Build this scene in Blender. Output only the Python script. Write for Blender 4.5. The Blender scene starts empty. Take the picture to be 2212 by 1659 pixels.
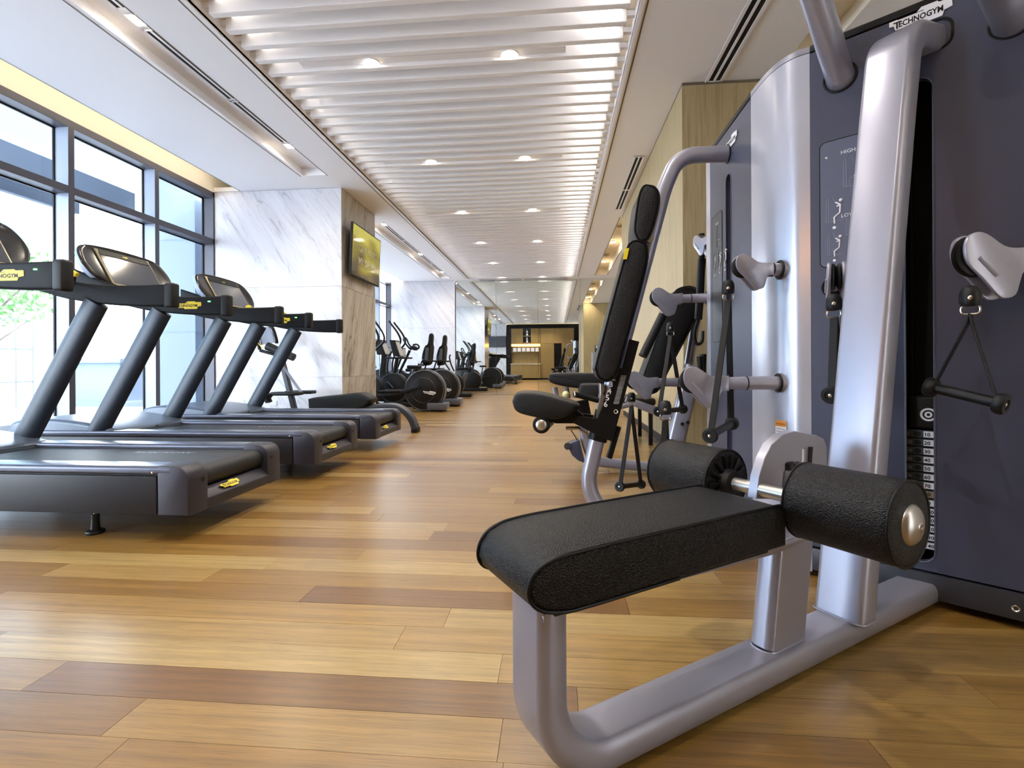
import bpy, bmesh, math, random
from mathutils import Vector, Matrix
random.seed(7)
C = bpy.context.scene.collection
S = bpy.context.scene
PI = math.pi

# ------------------------------------------------------------------ camera
cam_d = bpy.data.cameras.new('camera'); cam = bpy.data.objects.new('camera', cam_d); C.objects.link(cam)
cam_d.sensor_width = 36.0; cam_d.lens = 1070.0/2212*36.0
cam_d.shift_y = -(829.5-790.0)/2212.0; cam_d.clip_start = .05; cam_d.clip_end = 300
YAW = math.atan(94/1070.0)
cam.location = (0, 0, .85)
cam.rotation_euler = (Matrix.Rotation(YAW,4,'Z') @ Matrix.Rotation(PI/2,4,'X') @ Matrix.Rotation(-.0052,4,'Z')).to_euler()
S.camera = cam
# ------------------------------------------------------------------ world, light, exposure
S.view_settings.view_transform = 'Standard'; S.view_settings.look = 'None'
S.view_settings.gamma = 1.0; S.view_settings.use_curve_mapping = False
S.view_settings.exposure = 2.5
wd = bpy.data.worlds.new('sky'); S.world = wd; wd.use_nodes = True
nt = wd.node_tree; nt.nodes.clear()
wo = nt.nodes.new('ShaderNodeOutputWorld'); bg = nt.nodes.new('ShaderNodeBackground')
bg.inputs[0].default_value = (.86,.93,1,1); bg.inputs[1].default_value = 3.1
nt.links.new(bg.outputs[0], wo.inputs[0])
def lamp(name, kind, loc, power, color=(1,1,1), rot=(0,0,0), **kw):
    l = bpy.data.lights.new(name, kind); l.energy = power; l.color = color
    for k,v in kw.items(): setattr(l,k,v)
    o = bpy.data.objects.new(name, l); o.location = loc; o.rotation_euler = rot; C.objects.link(o); return o
sun = lamp('sun','SUN',(0,0,10),1.0,(1,.96,.9),(math.radians(42),0,math.radians(80)),angle=math.radians(2))
H = 3.37
# ------------------------------------------------------------------ helpers
def srgb(h):
    if isinstance(h,str):
        h = [int(h[i:i+2],16)/255 for i in (0,2,4)]
    return tuple((c/12.92 if c<=.04045 else ((c+.055)/1.055)**2.4) for c in h)+(1,)
MATS = {}
def mat(name, col, rough=.5, metal=0., bump=None, coat=0., emit=None, estr=1., spec=.5, var=None):
    m = bpy.data.materials.new(name); m.use_nodes = True; n = m.node_tree.nodes; l = m.node_tree.links
    b = n['Principled BSDF']; b.inputs['Base Color'].default_value = srgb(col); b.inputs['Roughness'].default_value = rough
    b.inputs['Metallic'].default_value = metal; b.inputs['Coat Weight'].default_value = coat; b.inputs['Coat Roughness'].default_value=.15
    b.inputs['Specular IOR Level'].default_value = spec
    if emit: b.inputs['Emission Color'].default_value = srgb(emit); b.inputs['Emission Strength'].default_value = estr
    tc = n.new('ShaderNodeTexCoord')
    if bump:                                       # (kind, scale, strength, distance)
        t = n.new('ShaderNodeTexVoronoi' if bump[0]=='v' else 'ShaderNodeTexNoise')
        t.inputs['Scale'].default_value = bump[1]
        l.new(tc.outputs['Object'], t.inputs['Vector'])
        bp = n.new('ShaderNodeBump'); bp.inputs['Strength'].default_value = bump[2]; bp.inputs['Distance'].default_value = bump[3]
        l.new(t.outputs[0], bp.inputs['Height']); l.new(bp.outputs[0], b.inputs['Normal'])
    if var:                                        # slight mottling (scale, amount)
        t = n.new('ShaderNodeTexNoise'); t.inputs['Scale'].default_value = var[0]; t.inputs['Detail'].default_value = 5
        l.new(tc.outputs['Object'], t.inputs['Vector'])
        mr = n.new('ShaderNodeMapRange'); mr.inputs['To Min'].default_value = 1-var[1]; mr.inputs['To Max'].default_value = 1+var[1]
        l.new(t.outputs[0], mr.inputs[0])
        hs = n.new('ShaderNodeHueSaturation'); hs.inputs['Color'].default_value = srgb(col)
        l.new(mr.outputs[0], hs.inputs['Value']); l.new(hs.outputs[0], b.inputs['Base Color'])
    MATS[name] = m; return m
def nodes_mat(name):
    m = bpy.data.materials.new(name); m.use_nodes = True; MATS[name] = m
    return m, m.node_tree.nodes, m.node_tree.links, m.node_tree.nodes['Principled BSDF']
def ramp(n, stops):
    r = n.new('ShaderNodeValToRGB'); e = r.color_ramp.elements
    while len(e) < len(stops): e.new(.5)
    for i,(p,c) in enumerate(stops): e[i].position = p; e[i].color = srgb(c)
    return r

LEA = mat('black_leather','09090c',.40,bump=('v',330,.85,.002),spec=.3)
LEAf = mat('black_leather_plain','0a0a0d',.45,bump=('n',300,.2,.001),spec=.25)
SIL = mat('silver_paint','a2a2b0',.32,metal=.5,bump=('n',900,.04,.0005))
SILP = mat('silver_corner','bcbecd',.26,metal=.45,bump=('n',700,.03,.0005))
DRK = mat('dark_panel','3e4257',.40,bump=('n',1200,.08,.0004))
DRK2 = mat('charcoal_plastic','30323a',.40,bump=('n',900,.08,.0004))
BLK = mat('black_plastic','09090c',.45,spec=.28,var=(8,.1))
RUB = mat('black_rubber','0c0d10',.5,spec=.35,bump=('n',500,.1,.0005))
VOID = mat('black_interior','040405',.7,var=(3,.1))
CHR = mat('bright_metal','d8d4cc',.22,metal=1,var=(12,.05))
STE = mat('brushed_steel','b8b4ae',.32,metal=.9,bump=('n',400,.06,.0004))
YEL = mat('yellow_print','e8d22c',.45,var=(20,.05))
WHT = mat('white_print','e9e9ef',.5,var=(20,.03))
GRY = mat('grey_print','8d93a6',.5,var=(20,.03))
CEI = mat('white_ceiling_paint','f6f5f8',.75,var=(1.5,.015))
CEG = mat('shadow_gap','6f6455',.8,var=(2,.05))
SLT = mat('white_slat_paint','f5f4f6',.6,var=(2,.015))
FRM = mat('grey_window_frame','55545d',.45,metal=.25,var=(3,.05))
FRL = mat('window_reveal','959fb2',.4,metal=.2,var=(3,.05))
POST= mat('treadmill_post','272d37',.36,metal=.3,bump=('n',900,.05,.0004))
SLVT= mat('treadmill_rail','5c5f6e',.28,metal=.5,bump=('n',900,.05,.0004))
CAPM= mat('treadmill_end_cap','35333c',.38,metal=.35,bump=('n',700,.06,.0004))
BELT= mat('running_belt','15161a',.55,bump=('v',500,.3,.0006))
ORN = mat('orange_print','d98a2a',.5,var=(20,.04))
GRN = mat('green_led','38ff5a',.4,emit='38ff5a',estr=4)
LEDW= mat('lamp_face','fff4dc',.4,emit='fff1d8',estr=14)
SCR = mat('dark_screen','4a4d55',.12,var=(2,.3))
GOLD= mat('cream_metal','b7ae92',.35,metal=.6,var=(10,.05))
WARM= mat('cove_plaster','f6ecd8',.75,var=(2,.02))
GLOW= mat('lit_strip','ffbe66',.6,emit='ffae4a',estr=2.2)
TOW = mat('white_towel','eeeeea',.9,bump=('n',160,.5,.004))
GRC = mat('grey_laminate','8b8e95',.5,var=(3,.04))
STN = mat('stone_counter','dedad2',.3,var=(6,.05))
LEAFM=mat('tree_leaf','5c8a48',.6,var=(6,.25))
BARK= mat('bark','6a6058',.9,bump=('n',30,.5,.01))
PAV = mat('pale_paving','b4b6ba',.7,var=(1,.05))
CONC= mat('pale_concrete','8390a3',.7,var=(1,.05))
SOF = mat('canopy_soffit','c4cad4',.7,var=(1,.03))
SOFD= mat('canopy_fin','4f5b6c',.7,var=(1,.05))
FAC = mat('facade_white','aab0ba',.7,var=(1,.03))
BLU = mat('blue_glass','3d7390',.15,var=(.6,.2))
SLATD=mat('dark_louvre','1c1f25',.6,var=(2,.2))

# wood floor: every plank carries its own tone
def floor_mat():
    m,n,l,b = nodes_mat('oak_floor')
    at = n.new('ShaderNodeAttribute'); at.attribute_name = 'tone'
    r = ramp(n,[(0,'6b471d'),(.25,'7d5b27'),(.5,'896731'),(.75,'967640'),(1,'a68d5a')])
    l.new(at.outputs['Fac'], r.inputs[0])
    tc = n.new('ShaderNodeTexCoord'); mp = n.new('ShaderNodeMapping'); mp.inputs['Scale'].default_value = (1.6,60,1)
    gm = n.new('ShaderNodeNewGeometry'); l.new(gm.outputs['Position'], mp.inputs['Vector'])
    ad = n.new('ShaderNodeVectorMath'); ad.operation='ADD'; l.new(mp.outputs[0], ad.inputs[0])
    cb = n.new('ShaderNodeCombineXYZ'); sc = n.new('ShaderNodeMath'); sc.operation='MULTIPLY'; sc.inputs[1].default_value=37
    l.new(at.outputs['Fac'], sc.inputs[0]); l.new(sc.outputs[0], cb.inputs[0]); l.new(sc.outputs[0], cb.inputs[2]); l.new(cb.outputs[0], ad.inputs[1])
    ns = n.new('ShaderNodeTexNoise'); ns.inputs['Scale'].default_value = 1.0; ns.inputs['Detail'].default_value = 7; ns.inputs['Roughness'].default_value=.62
    l.new(ad.outputs[0], ns.inputs['Vector'])
    gr = n.new('ShaderNodeMapRange'); gr.inputs['From Min'].default_value=.3; gr.inputs['From Max'].default_value=.7; gr.inputs['To Min'].default_value=.68; gr.inputs['To Max'].default_value=1.22
    l.new(ns.outputs[0], gr.inputs[0])
    m2 = n.new('ShaderNodeMapping'); m2.inputs['Scale'].default_value=(9,330,1); l.new(gm.outputs['Position'], m2.inputs['Vector'])
    n2 = n.new('ShaderNodeTexNoise'); n2.inputs['Scale'].default_value=1; n2.inputs['Detail'].default_value=4; l.new(m2.outputs[0], n2.inputs['Vector'])
    g2 = n.new('ShaderNodeMapRange'); g2.inputs['From Min'].default_value=.30; g2.inputs['From Max'].default_value=.48; g2.inputs['To Min'].default_value=.62; g2.inputs['To Max'].default_value=1.0
    l.new(n2.outputs[0], g2.inputs[0])
    mu = n.new('ShaderNodeMath'); mu.operation='MULTIPLY'; l.new(gr.outputs[0], mu.inputs[0]); l.new(g2.outputs[0], mu.inputs[1])
    hs = n.new('ShaderNodeHueSaturation'); l.new(r.outputs[0], hs.inputs['Color']); l.new(mu.outputs[0], hs.inputs['Value'])
    l.new(hs.outputs[0], b.inputs['Base Color'])
    b.inputs['Roughness'].default_value = .3; b.inputs['Specular IOR Level'].default_value=.5; b.inputs['Coat Weight'].default_value=.4; b.inputs['Coat Roughness'].default_value=.28
    bp = n.new('ShaderNodeBump'); bp.inputs['Strength'].default_value=.12; bp.inputs['Distance'].default_value=.001
    l.new(n2.outputs[0], bp.inputs['Height']); l.new(bp.outputs[0], b.inputs['Normal'])
    return m
FLO = floor_mat()
def wood_mat(name, c0, c1, axis='z'):
    m,n,l,b = nodes_mat(name)
    tc = n.new('ShaderNodeNewGeometry'); mp = n.new('ShaderNodeMapping'); mp.inputs['Scale'].default_value = (26,26,1.1)
    l.new(tc.outputs['Position'], mp.inputs['Vector'])
    ns = n.new('ShaderNodeTexNoise'); ns.inputs['Scale'].default_value=1.3; ns.inputs['Detail'].default_value=6
    l.new(mp.outputs[0], ns.inputs['Vector'])
    r = ramp(n,[(.3,c0),(.5,c1),(.72,c0)]); l.new(ns.outputs[0], r.inputs[0]); l.new(r.outputs[0], b.inputs['Base Color'])
    b.inputs['Roughness'].default_value=.42
    return m
OAK = wood_mat('oak_veneer','a39068','b8a67e')
OAKD = wood_mat('oak_veneer_cabinet','85693a','9a7d4a')
def marble_mat(name, base, vein, ang, amt):
    m,n,l,b = nodes_mat(name)
    g = n.new('ShaderNodeNewGeometry'); mp = n.new('ShaderNodeMapping'); mp.inputs['Rotation'].default_value=ang; m2=n.new('ShaderNodeMapping'); m2.inputs['Scale'].default_value=(1.5,1.5,.20); l.new(mp.outputs[0],m2.inputs['Vector'])
    tc = n.new('ShaderNodeObjectInfo'); ad = n.new('ShaderNodeVectorMath'); ad.operation='ADD'
    l.new(g.outputs['Position'], mp.inputs['Vector']); l.new(m2.outputs[0], ad.inputs[0])
    ml = n.new('ShaderNodeMath'); ml.operation='MULTIPLY'; ml.inputs[1].default_value=13; l.new(tc.outputs['Random'], ml.inputs[0]); 
    cb = n.new('ShaderNodeCombineXYZ'); l.new(ml.outputs[0], cb.inputs[0]); l.new(cb.outputs[0], ad.inputs[1])
    a = n.new('ShaderNodeTexNoise'); a.inputs['Scale'].default_value=3.0; a.inputs['Detail'].default_value=9; a.inputs['Roughness'].default_value=.6; a.inputs['Distortion'].default_value=.5
    l.new(ad.outputs[0], a.inputs['Vector'])
    w = n.new('ShaderNodeTexNoise'); w.inputs['Scale'].default_value=7.0; w.inputs['Detail'].default_value=6; w.inputs['Distortion'].default_value=.7; l.new(ad.outputs[0], w.inputs['Vector'])
    r1 = n.new('ShaderNodeValToRGB'); e=r1.color_ramp.elements; e[0].position=.46; e[0].color=(0,0,0,1); e[1].position=.5; e[1].color=(1,1,1,1); x=e.new(.54); x.color=(0,0,0,1)
    l.new(w.outputs[0], r1.inputs[0])
    r2 = n.new('ShaderNodeMapRange'); r2.inputs['From Min'].default_value=.42; r2.inputs['From Max'].default_value=.72; l.new(a.outputs[0], r2.inputs[0])
    mu = n.new('ShaderNodeMath'); mu.operation='MULTIPLY'; l.new(r1.outputs[0], mu.inputs[0]); l.new(r2.outputs[0], mu.inputs[1])
    ad2 = n.new('ShaderNodeMath'); ad2.operation='MULTIPLY_ADD'; l.new(r2.outputs[0], ad2.inputs[0]); ad2.inputs[1].default_value=.45; l.new(mu.outputs[0], ad2.inputs[2])
    sc = n.new('ShaderNodeMath'); sc.operation='MULTIPLY'; sc.use_clamp=True; l.new(ad2.outputs[0], sc.inputs[0]); sc.inputs[1].default_value=amt
    mx = n.new('ShaderNodeMix'); mx.data_type='RGBA'; mx.inputs[6].default_value=srgb(base); mx.inputs[7].default_value=srgb(vein)
    l.new(sc.outputs[0], mx.inputs[0]); l.new(mx.outputs[2], b.inputs['Base Color'])
    b.inputs['Roughness'].default_value=.18
    return m
MARB = marble_mat('white_marble','e2e1e7','8b8a97',(0,math.radians(36),0),.6)
MARB_SHADE = marble_mat('warm_shade_marble','bfb8b0','74695d',(math.radians(14),0,0),1.15)  # same marble on the column side, its warm shade painted into base and veins
def glass_mat():
    m = bpy.data.materials.new('window_glass'); m.use_nodes=True; n=m.node_tree.nodes; l=m.node_tree.links; n.clear()
    o=n.new('ShaderNodeOutputMaterial'); mx=n.new('ShaderNodeMixShader'); t=n.new('ShaderNodeBsdfTransparent'); g=n.new('ShaderNodeBsdfGlossy')
    t.inputs[0].default_value=(.94,.97,.99,1); g.inputs['Roughness'].default_value=.0
    f=n.new('ShaderNodeFresnel'); f.inputs[0].default_value=1.35; gg=n.new('ShaderNodeNewGeometry'); om=n.new('ShaderNodeMath'); om.operation='SUBTRACT'; om.inputs[0].default_value=1; l.new(gg.outputs['Backfacing'],om.inputs[1]); mf=n.new('ShaderNodeMath'); mf.operation='MULTIPLY'; l.new(f.outputs[0],mf.inputs[0]); l.new(om.outputs[0],mf.inputs[1]); l.new(mf.outputs[0],mx.inputs[0]); l.new(t.outputs[0],mx.inputs[1]); l.new(g.outputs[0],mx.inputs[2]); l.new(mx.outputs[0],o.inputs[0])
    return m
GLS = glass_mat()
MIR = mat('mirror_glass','e8ece9',.0,metal=1)
def screen_mat():
    m,n,l,b = nodes_mat('screen_picture')
    tc=n.new('ShaderNodeTexCoord'); sx=n.new('ShaderNodeSeparateXYZ'); l.new(tc.outputs['Generated'],sx.inputs[0])
    nz=n.new('ShaderNodeTexNoise'); nz.inputs['Scale'].default_value=2.2; l.new(tc.outputs['Generated'],nz.inputs['Vector'])
    ad=n.new('ShaderNodeMath'); ad.operation='MULTIPLY_ADD'; l.new(nz.outputs[0],ad.inputs[0]); ad.inputs[1].default_value=.9; 
    ml=n.new('ShaderNodeMath'); ml.operation='MULTIPLY'; ml.inputs[1].default_value=.55; l.new(sx.outputs[2],ml.inputs[0]); l.new(ml.outputs[0],ad.inputs[2])
    r=ramp(n,[(.25,'2b2620'),(.5,'5c4a28'),(.72,'a89a2c'),(.9,'cfc654')]); l.new(ad.outputs[0],r.inputs[0])
    wv=n.new('ShaderNodeTexWave'); wv.bands_direction='Z'; wv.inputs['Scale'].default_value=14; l.new(tc.outputs['Generated'],wv.inputs['Vector'])
    mm=n.new('ShaderNodeMapRange'); mm.inputs['To Min'].default_value=.8; mm.inputs['To Max'].default_value=1.05; l.new(wv.outputs[1],mm.inputs[0])
    hs=n.new('ShaderNodeHueSaturation'); l.new(r.outputs[0],hs.inputs['Color']); l.new(mm.outputs[0],hs.inputs['Value'])
    l.new(hs.outputs[0],b.inputs['Emission Color']); b.inputs['Emission Strength'].default_value=.16
    b.inputs['Base Color'].default_value=(.01,.01,.01,1); b.inputs['Roughness'].default_value=.08
    return m
TVM = screen_mat()

WO = {}                                            # world origin of every built object
def V(*a): return Vector(a if len(a)>1 else a[0])
def rrect(w, h, r, seg=4):
    out=[]; r=min(r,w/2-1e-5,h/2-1e-5)
    for cx,cy,a0 in ((w/2-r,h/2-r,0),(-w/2+r,h/2-r,PI/2),(-w/2+r,-h/2+r,PI),(w/2-r,-h/2+r,1.5*PI)):
        for i in range(seg+1):
            a=a0+PI/2*i/seg; out.append((cx+r*math.cos(a),cy+r*math.sin(a)))
    return out
def erect(w, h, ra, rb, seg=6):
    out=[]
    for sx,sy,a0 in ((1,1,0),(-1,1,PI/2),(-1,-1,PI),(1,-1,1.5*PI)):
        for i in range(seg+1):
            a=a0+PI/2*i/seg; out.append((sx*(w/2-ra)+ra*math.cos(a), sy*(h/2-rb)+rb*math.sin(a)))
    return out
def circ(r, n=20, ry=None):
    ry = ry or r
    return [(r*math.cos(2*PI*i/n), ry*math.sin(2*PI*i/n)) for i in range(n)]
def fillet(pts, r, seg=7):
    pts=[Vector(p) for p in pts]; out=[pts[0]]
    for i in range(1,len(pts)-1):
        a,b,c=pts[i-1],pts[i],pts[i+1]; rr = r[i-1] if isinstance(r,(list,tuple)) else r
        u=(a-b).normalized(); v=(c-b).normalized(); ang=u.angle(v)
        if ang>3.1 or rr<=0: out.append(b); continue
        d=min(rr/math.tan(ang/2),(a-b).length*.49,(c-b).length*.49); r2=d*math.tan(ang/2)
        p0=b+u*d; p1=b+v*d; ctr=b+(u+v).normalized()*(r2/math.sin(ang/2))
        e0=p0-ctr; e1=p1-ctr; tot=e0.angle(e1)
        for k in range(seg+1):
            t=k/seg; out.append(ctr+(e0*math.sin((1-t)*tot)+e1*math.sin(t*tot))/math.sin(tot))
    out.append(pts[-1]); return out
def smooth_path(pts, n=6):
    P=[Vector(p) for p in pts]; P=[P[0]*2-P[1]]+P+[P[-1]*2-P[-2]]; out=[]
    for i in range(1,len(P)-2):
        for k in range(n):
            t=k/n; a,b,c,d=P[i-1],P[i],P[i+1],P[i+2]
            out.append(.5*((2*b)+(-a+c)*t+(2*a-5*b+4*c-d)*t*t+(-a+3*b-3*c+d)*t**3))
    out.append(P[-2]); return out
class G:
    def __init__(s): s.bm=bmesh.new()
    def box(s, x0,x1,y0,y1,z0,z1, bev=0, seg=2, M=None):
        b=bmesh.new(); bmesh.ops.create_cube(b,size=1)
        for v in b.verts: v.co=Vector(((x0+x1)/2+v.co.x*abs(x1-x0),(y0+y1)/2+v.co.y*abs(y1-y0),(z0+z1)/2+v.co.z*abs(z1-z0)))
        if bev: bmesh.ops.bevel(b,geom=b.edges[:],offset=bev,segments=seg,profile=.5,affect='EDGES')
        if M is not None: b.transform(M)
        s.add(b); return s
    def add(s,b):
        me=bpy.data.meshes.new('t'); b.to_mesh(me); b.free(); s.bm.from_mesh(me); bpy.data.meshes.remove(me)
    def prism(s, pts, ext, bev=0, seg=2):
        b=bmesh.new(); ext=Vector(ext); vs=[b.verts.new(Vector(p)) for p in pts]; f=b.faces.new(vs)
        r=bmesh.ops.extrude_face_region(b,geom=[f]); tv=[e for e in r['geom'] if isinstance(e,bmesh.types.BMVert)]
        for v in tv: v.co+=ext
        bmesh.ops.recalc_face_normals(b,faces=b.faces[:])
        if bev:
            capf=[f for f in b.faces if len(f.verts)==len(pts) and abs(f.normal.dot(ext.normalized()))>.99]
            ed=set(e for f in capf for e in f.edges)
            bmesh.ops.bevel(b,geom=list(ed),offset=bev,segments=seg,profile=.5,affect='EDGES')
        s.add(b); return s
    def loft(s, rings, caps=True, closed=False):
        b=bmesh.new(); R=[[b.verts.new(Vector(p)) for p in r] for r in rings]; n=len(R[0])
        m=len(R)
        for i in range(m if closed else m-1):
            A=R[i]; B=R[(i+1)%m]
            for k in range(n):
                try: b.faces.new((A[k],A[(k+1)%n],B[(k+1)%n],B[k]))
                except ValueError: pass
        if caps and not closed: b.faces.new(R[0][::-1]); b.faces.new(R[-1])
        bmesh.ops.recalc_face_normals(b,faces=b.faces[:]); s.add(b); return s
    def sweep(s, path, sec, lat=None, caps=True, closed=False):
        P=[Vector(p) for p in path]; m=len(P); rings=[]
        T=[]
        for i in range(m):
            a=P[i-1] if (i>0 or closed) else P[i]; c=P[(i+1)%m] if (i<m-1 or closed) else P[i]
            T.append((c-a).normalized())
        L=Vector(lat).normalized() if lat is not None else None
        if L is None:
            cur=T[0].orthogonal().normalized()
        for i in range(m):
            if L is not None: l=L; bn=l.cross(T[i]).normalized()
            else:
                cur=(cur-T[i]*cur.dot(T[i])).normalized(); l=cur; bn=l.cross(T[i]).normalized()
            sc = sec[i] if isinstance(sec[0],list) else sec
            rings.append([P[i]+l*a+bn*c for a,c in sc])
        return s.loft(rings,caps,closed)
    def cyl(s,p0,p1,r0,r1=None,n=24):
        r1=r0 if r1 is None else r1; p0=Vector(p0);p1=Vector(p1); t=(p1-p0).normalized(); l=t.orthogonal().normalized(); bn=l.cross(t)
        rg=[[p+l*(r*math.cos(2*PI*i/n))+bn*(r*math.sin(2*PI*i/n)) for i in range(n)] for p,r in ((p0,r0),(p1,r1))]
        return s.loft(rg)
    def lathe(s,p0,axis,prof,n=32):                # prof = [(dist along axis, radius)...]
        p0=Vector(p0); t=Vector(axis).normalized(); l=t.orthogonal().normalized(); bn=l.cross(t)
        rg=[[p0+t*d+l*(max(r,1e-4)*math.cos(2*PI*i/n))+bn*(max(r,1e-4)*math.sin(2*PI*i/n)) for i in range(n)] for d,r in prof]
        return s.loft(rg)
    def ball(s,c,r,sc=(1,1,1),sub=2):
        b=bmesh.new(); bmesh.ops.create_uvsphere(b,u_segments=16,v_segments=10,radius=r)
        for v in b.verts: v.co=Vector(c)+Vector((v.co.x*sc[0],v.co.y*sc[1],v.co.z*sc[2]))
        s.add(b); return s
    def ring(s,c,axis,R,r,n=28,k=8):
        c=Vector(c); t=Vector(axis).normalized(); l=t.orthogonal().normalized(); bn=l.cross(t)
        return s.sweep([c+l*(R*math.cos(2*PI*i/n))+bn*(R*math.sin(2*PI*i/n)) for i in range(n)],circ(r,k),None,False,True)
    def quad(s,a,b,c,d):
        q=[s.bm.verts.new(Vector(p)) for p in (a,b,c,d)]; s.bm.faces.new(q); return s
    def mesh(s,smooth=38):
        me=bpy.data.meshes.new('m'); s.bm.to_mesh(me); s.bm.free()
        if smooth:
            me.polygons.foreach_set('use_smooth',[True]*len(me.polygons)); me.set_sharp_from_angle(angle=math.radians(smooth))
        return me
    def out(s,name,m,parent=None,smooth=38,label=None,kind=None):
        return link(s.mesh(smooth),name,m,parent,label,kind)
def link(me,name,m,parent=None,label=None,kind=None):
    vs=[v.co for v in me.vertices]
    if vs:
        lo=Vector((min(v[i] for v in vs) for i in range(3))); hi=Vector((max(v[i] for v in vs) for i in range(3))); c=(lo+hi)/2
    else: c=Vector((0,0,0))
    me.transform(Matrix.Translation(-c)); me.name=name
    me.materials.clear(); me.materials.append(m)
    o=bpy.data.objects.new(name,me); C.objects.link(o)
    if parent is not None: o.parent=parent; o.location=c-WO[parent.name]
    else: o.location=c
    WO[o.name]=c
    if label: o['label']=label
    if kind: o['kind']=kind
    return o
def thing(name,label,cat,loc,group=None):
    o=bpy.data.objects.new(name,None); o.empty_display_size=.1; C.objects.link(o); o.location=loc; WO[o.name]=Vector(loc)
    o['label']=label; o['category']=cat
    if group: o['group']=group
    return o
def tag(o,label,cat,group=None):
    o['label']=label; o['category']=cat
    if group: o['group']=group
    return o
def copy_tree(o,parent=None):
    c=o.copy(); C.objects.link(c)
    if parent is not None: c.parent=parent
    for ch in list(o.children): copy_tree(ch,c)
    return c
def dup(o,off,label):
    c=copy_tree(o); c.location=o.location+Vector(off); c['label']=label; return c
def struct(g,name,m,parent=None,smooth=38):
    o=g.out(name,m,parent,smooth)
    if parent is None: o['kind']='structure'
    return o
_tc={}
def text(s,size,origin,xd,yd,m,name,parent,ext=.0008,bold=.0,align='LEFT',sx=1.0):
    cu=bpy.data.curves.new('txt','FONT'); cu.body=s; cu.size=size; cu.extrude=0; cu.offset=bold; cu.align_x=align; cu.resolution_u=2
    t=bpy.data.objects.new('txt',cu); me=bpy.data.meshes.new_from_object(t); bpy.data.objects.remove(t); bpy.data.curves.remove(cu)
    X=Vector(xd).normalized(); Y=Vector(yd).normalized(); Z=X.cross(Y); o=Vector(origin)
    for v in me.vertices: v.co=o+X*v.co.x*sx+Y*v.co.y+Z*ext
    return link(me,name,m,parent)
def logo_pts(w,h):                                 # notched outline of the name badge
    a=w/2; b=h/2
    return [(-a,b*.55),(-a*.1,b*.55),(a*.05,b*.95),(a*.55,b*.95),(a*.6,b*.75),(a*.98,b*.75),(a,-b*.2),(a*.75,-b*.35),(a*.7,-b*.9),(-a*.15,-b*.9),(-a*.2,-b*.6),(-a*.8,-b*.6),(-a*.85,-b*.05),(-a,0)]
def badge(c,xd,yd,w,h,m,mt,parent,words='TECHNOGYM',t=.002):
    X=Vector(xd).normalized(); Y=Vector(yd).normalized(); Z=X.cross(Y); c=Vector(c)
    p=G().prism([c+X*a+Y*b for a,b in logo_pts(w,h)],Z*t).out('name_badge',m,parent,smooth=0)
    text(words[0],h*.56,c-X*(w*.43)-Y*h*.24+Z*t,X,Y,mt,'lettering',p if parent.parent is None and not isinstance(parent,str) else parent,.0006,h*.012)
    text(words[1:],h*.46,c-X*(w*.345)-Y*h*.20+Z*t,X,Y,mt,'lettering',p if parent.parent is None else parent,.0006,h*.012,sx=w*.74/(h*.46*.735*8))
    G().box(0,1,0,1,0,1,M=Matrix.Translation(c+Z*t-X*w*.36+Y*h*.24)@Matrix((X*w*.42,Y*h*.035,Z*.0006)).transposed().to_4x4()).out('badge_line',mt,p if parent.parent is None else parent,0)
    return p

# ================================================================== ROOM
XL, XR, YB, YM = -4.88, 3.2, -.9, 14.45           # window plane, far right, wall behind camera, mirror plane
# ---- floor: sub-floor, near planks one by one, far planks joined
floor = struct(G().box(XL-.2,XR+.1,YB-.1,YM+.1,-.12,-.014),'floor',VOID)
PW = .132
def set_tone(me,vals):
    a=me.attributes.new('tone','FLOAT','FACE'); a.data.foreach_set('value',vals)
rows=int((YM-YB)/PW)+1
forced={2.11-.066:[-1.227],1.187+.066:[-1.41],1.055+.066:[-.13,-1.95],.923+.066:[-.978],1.98-.066:[-2.105]}
far_b=bmesh.new(); far_t=[]
rnd=random.Random(21)
for r in range(rows):
    y0=1.055+PW*(r-15); y1=y0+PW
    if y1<YB or y0>YM: continue
    xs=[XL]; x=XL+rnd.uniform(.4,1.7)
    while x<XR-.3: xs.append(x); x+=rnd.uniform(1.0,2.1)
    yc=(y0+y1)/2
    for k,v in forced.items():
        if abs(k-yc)<.03: xs=[q for q in xs if all(abs(q-w)>.5 for w in v)]+v
    xs=sorted(xs)+[XR]
    for a,b in zip(xs[:-1],xs[1:]):
        tone=min(1,max(0,rnd.gauss(.53,.22)))
        y1c=min(y1,YM-.001); y0c=max(y0,YB)
        dz=rnd.uniform(-.0002,.0002); g=.0006
        if y0<4.35:
            gg=G().box(a+g,b-g,y0c+g,y1c-g,-.013,dz)
            me=gg.mesh(0); set_tone(me,[tone]*len(me.polygons)); link(me,'plank',FLO,floor)
        else:
            n0=len(far_b.faces); vs=[far_b.verts.new(p) for p in ((a+g,y0c+g,0),(b-g,y0c+g,0),(b-g,y1c-g,0),(a+g,y1c-g,0),(a+g,y0c+g,-.012),(b-g,y0c+g,-.012))]
            far_b.faces.new(vs[:4]); far_b.faces.new((vs[4],vs[5],vs[1],vs[0])); far_t += [tone,tone]
me=bpy.data.meshes.new('far'); far_b.to_mesh(me); far_b.free(); set_tone(me,far_t); link(me,'plank_field',FLO,floor,kind='stuff')

# ---- ceiling: lowered white border with openings, slatted field, troughs
cg=G(); T=.06
def ceil(x0,x1,y0,y1): cg.box(x0,x1,y0,y1,H,H+T)
Y1=YM+.0
# left field between coffer edge and slat opening, with two troughs
ceil(-4.48,-3.335,YB,YM); ceil(-2.985,-2.505,YB,YM)
ceil(-3.335,-2.985,6.274,8.45); ceil(-3.335,-2.985,14.0,YM)
ceil(-4.88,-4.48,6.72,8.05)
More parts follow.
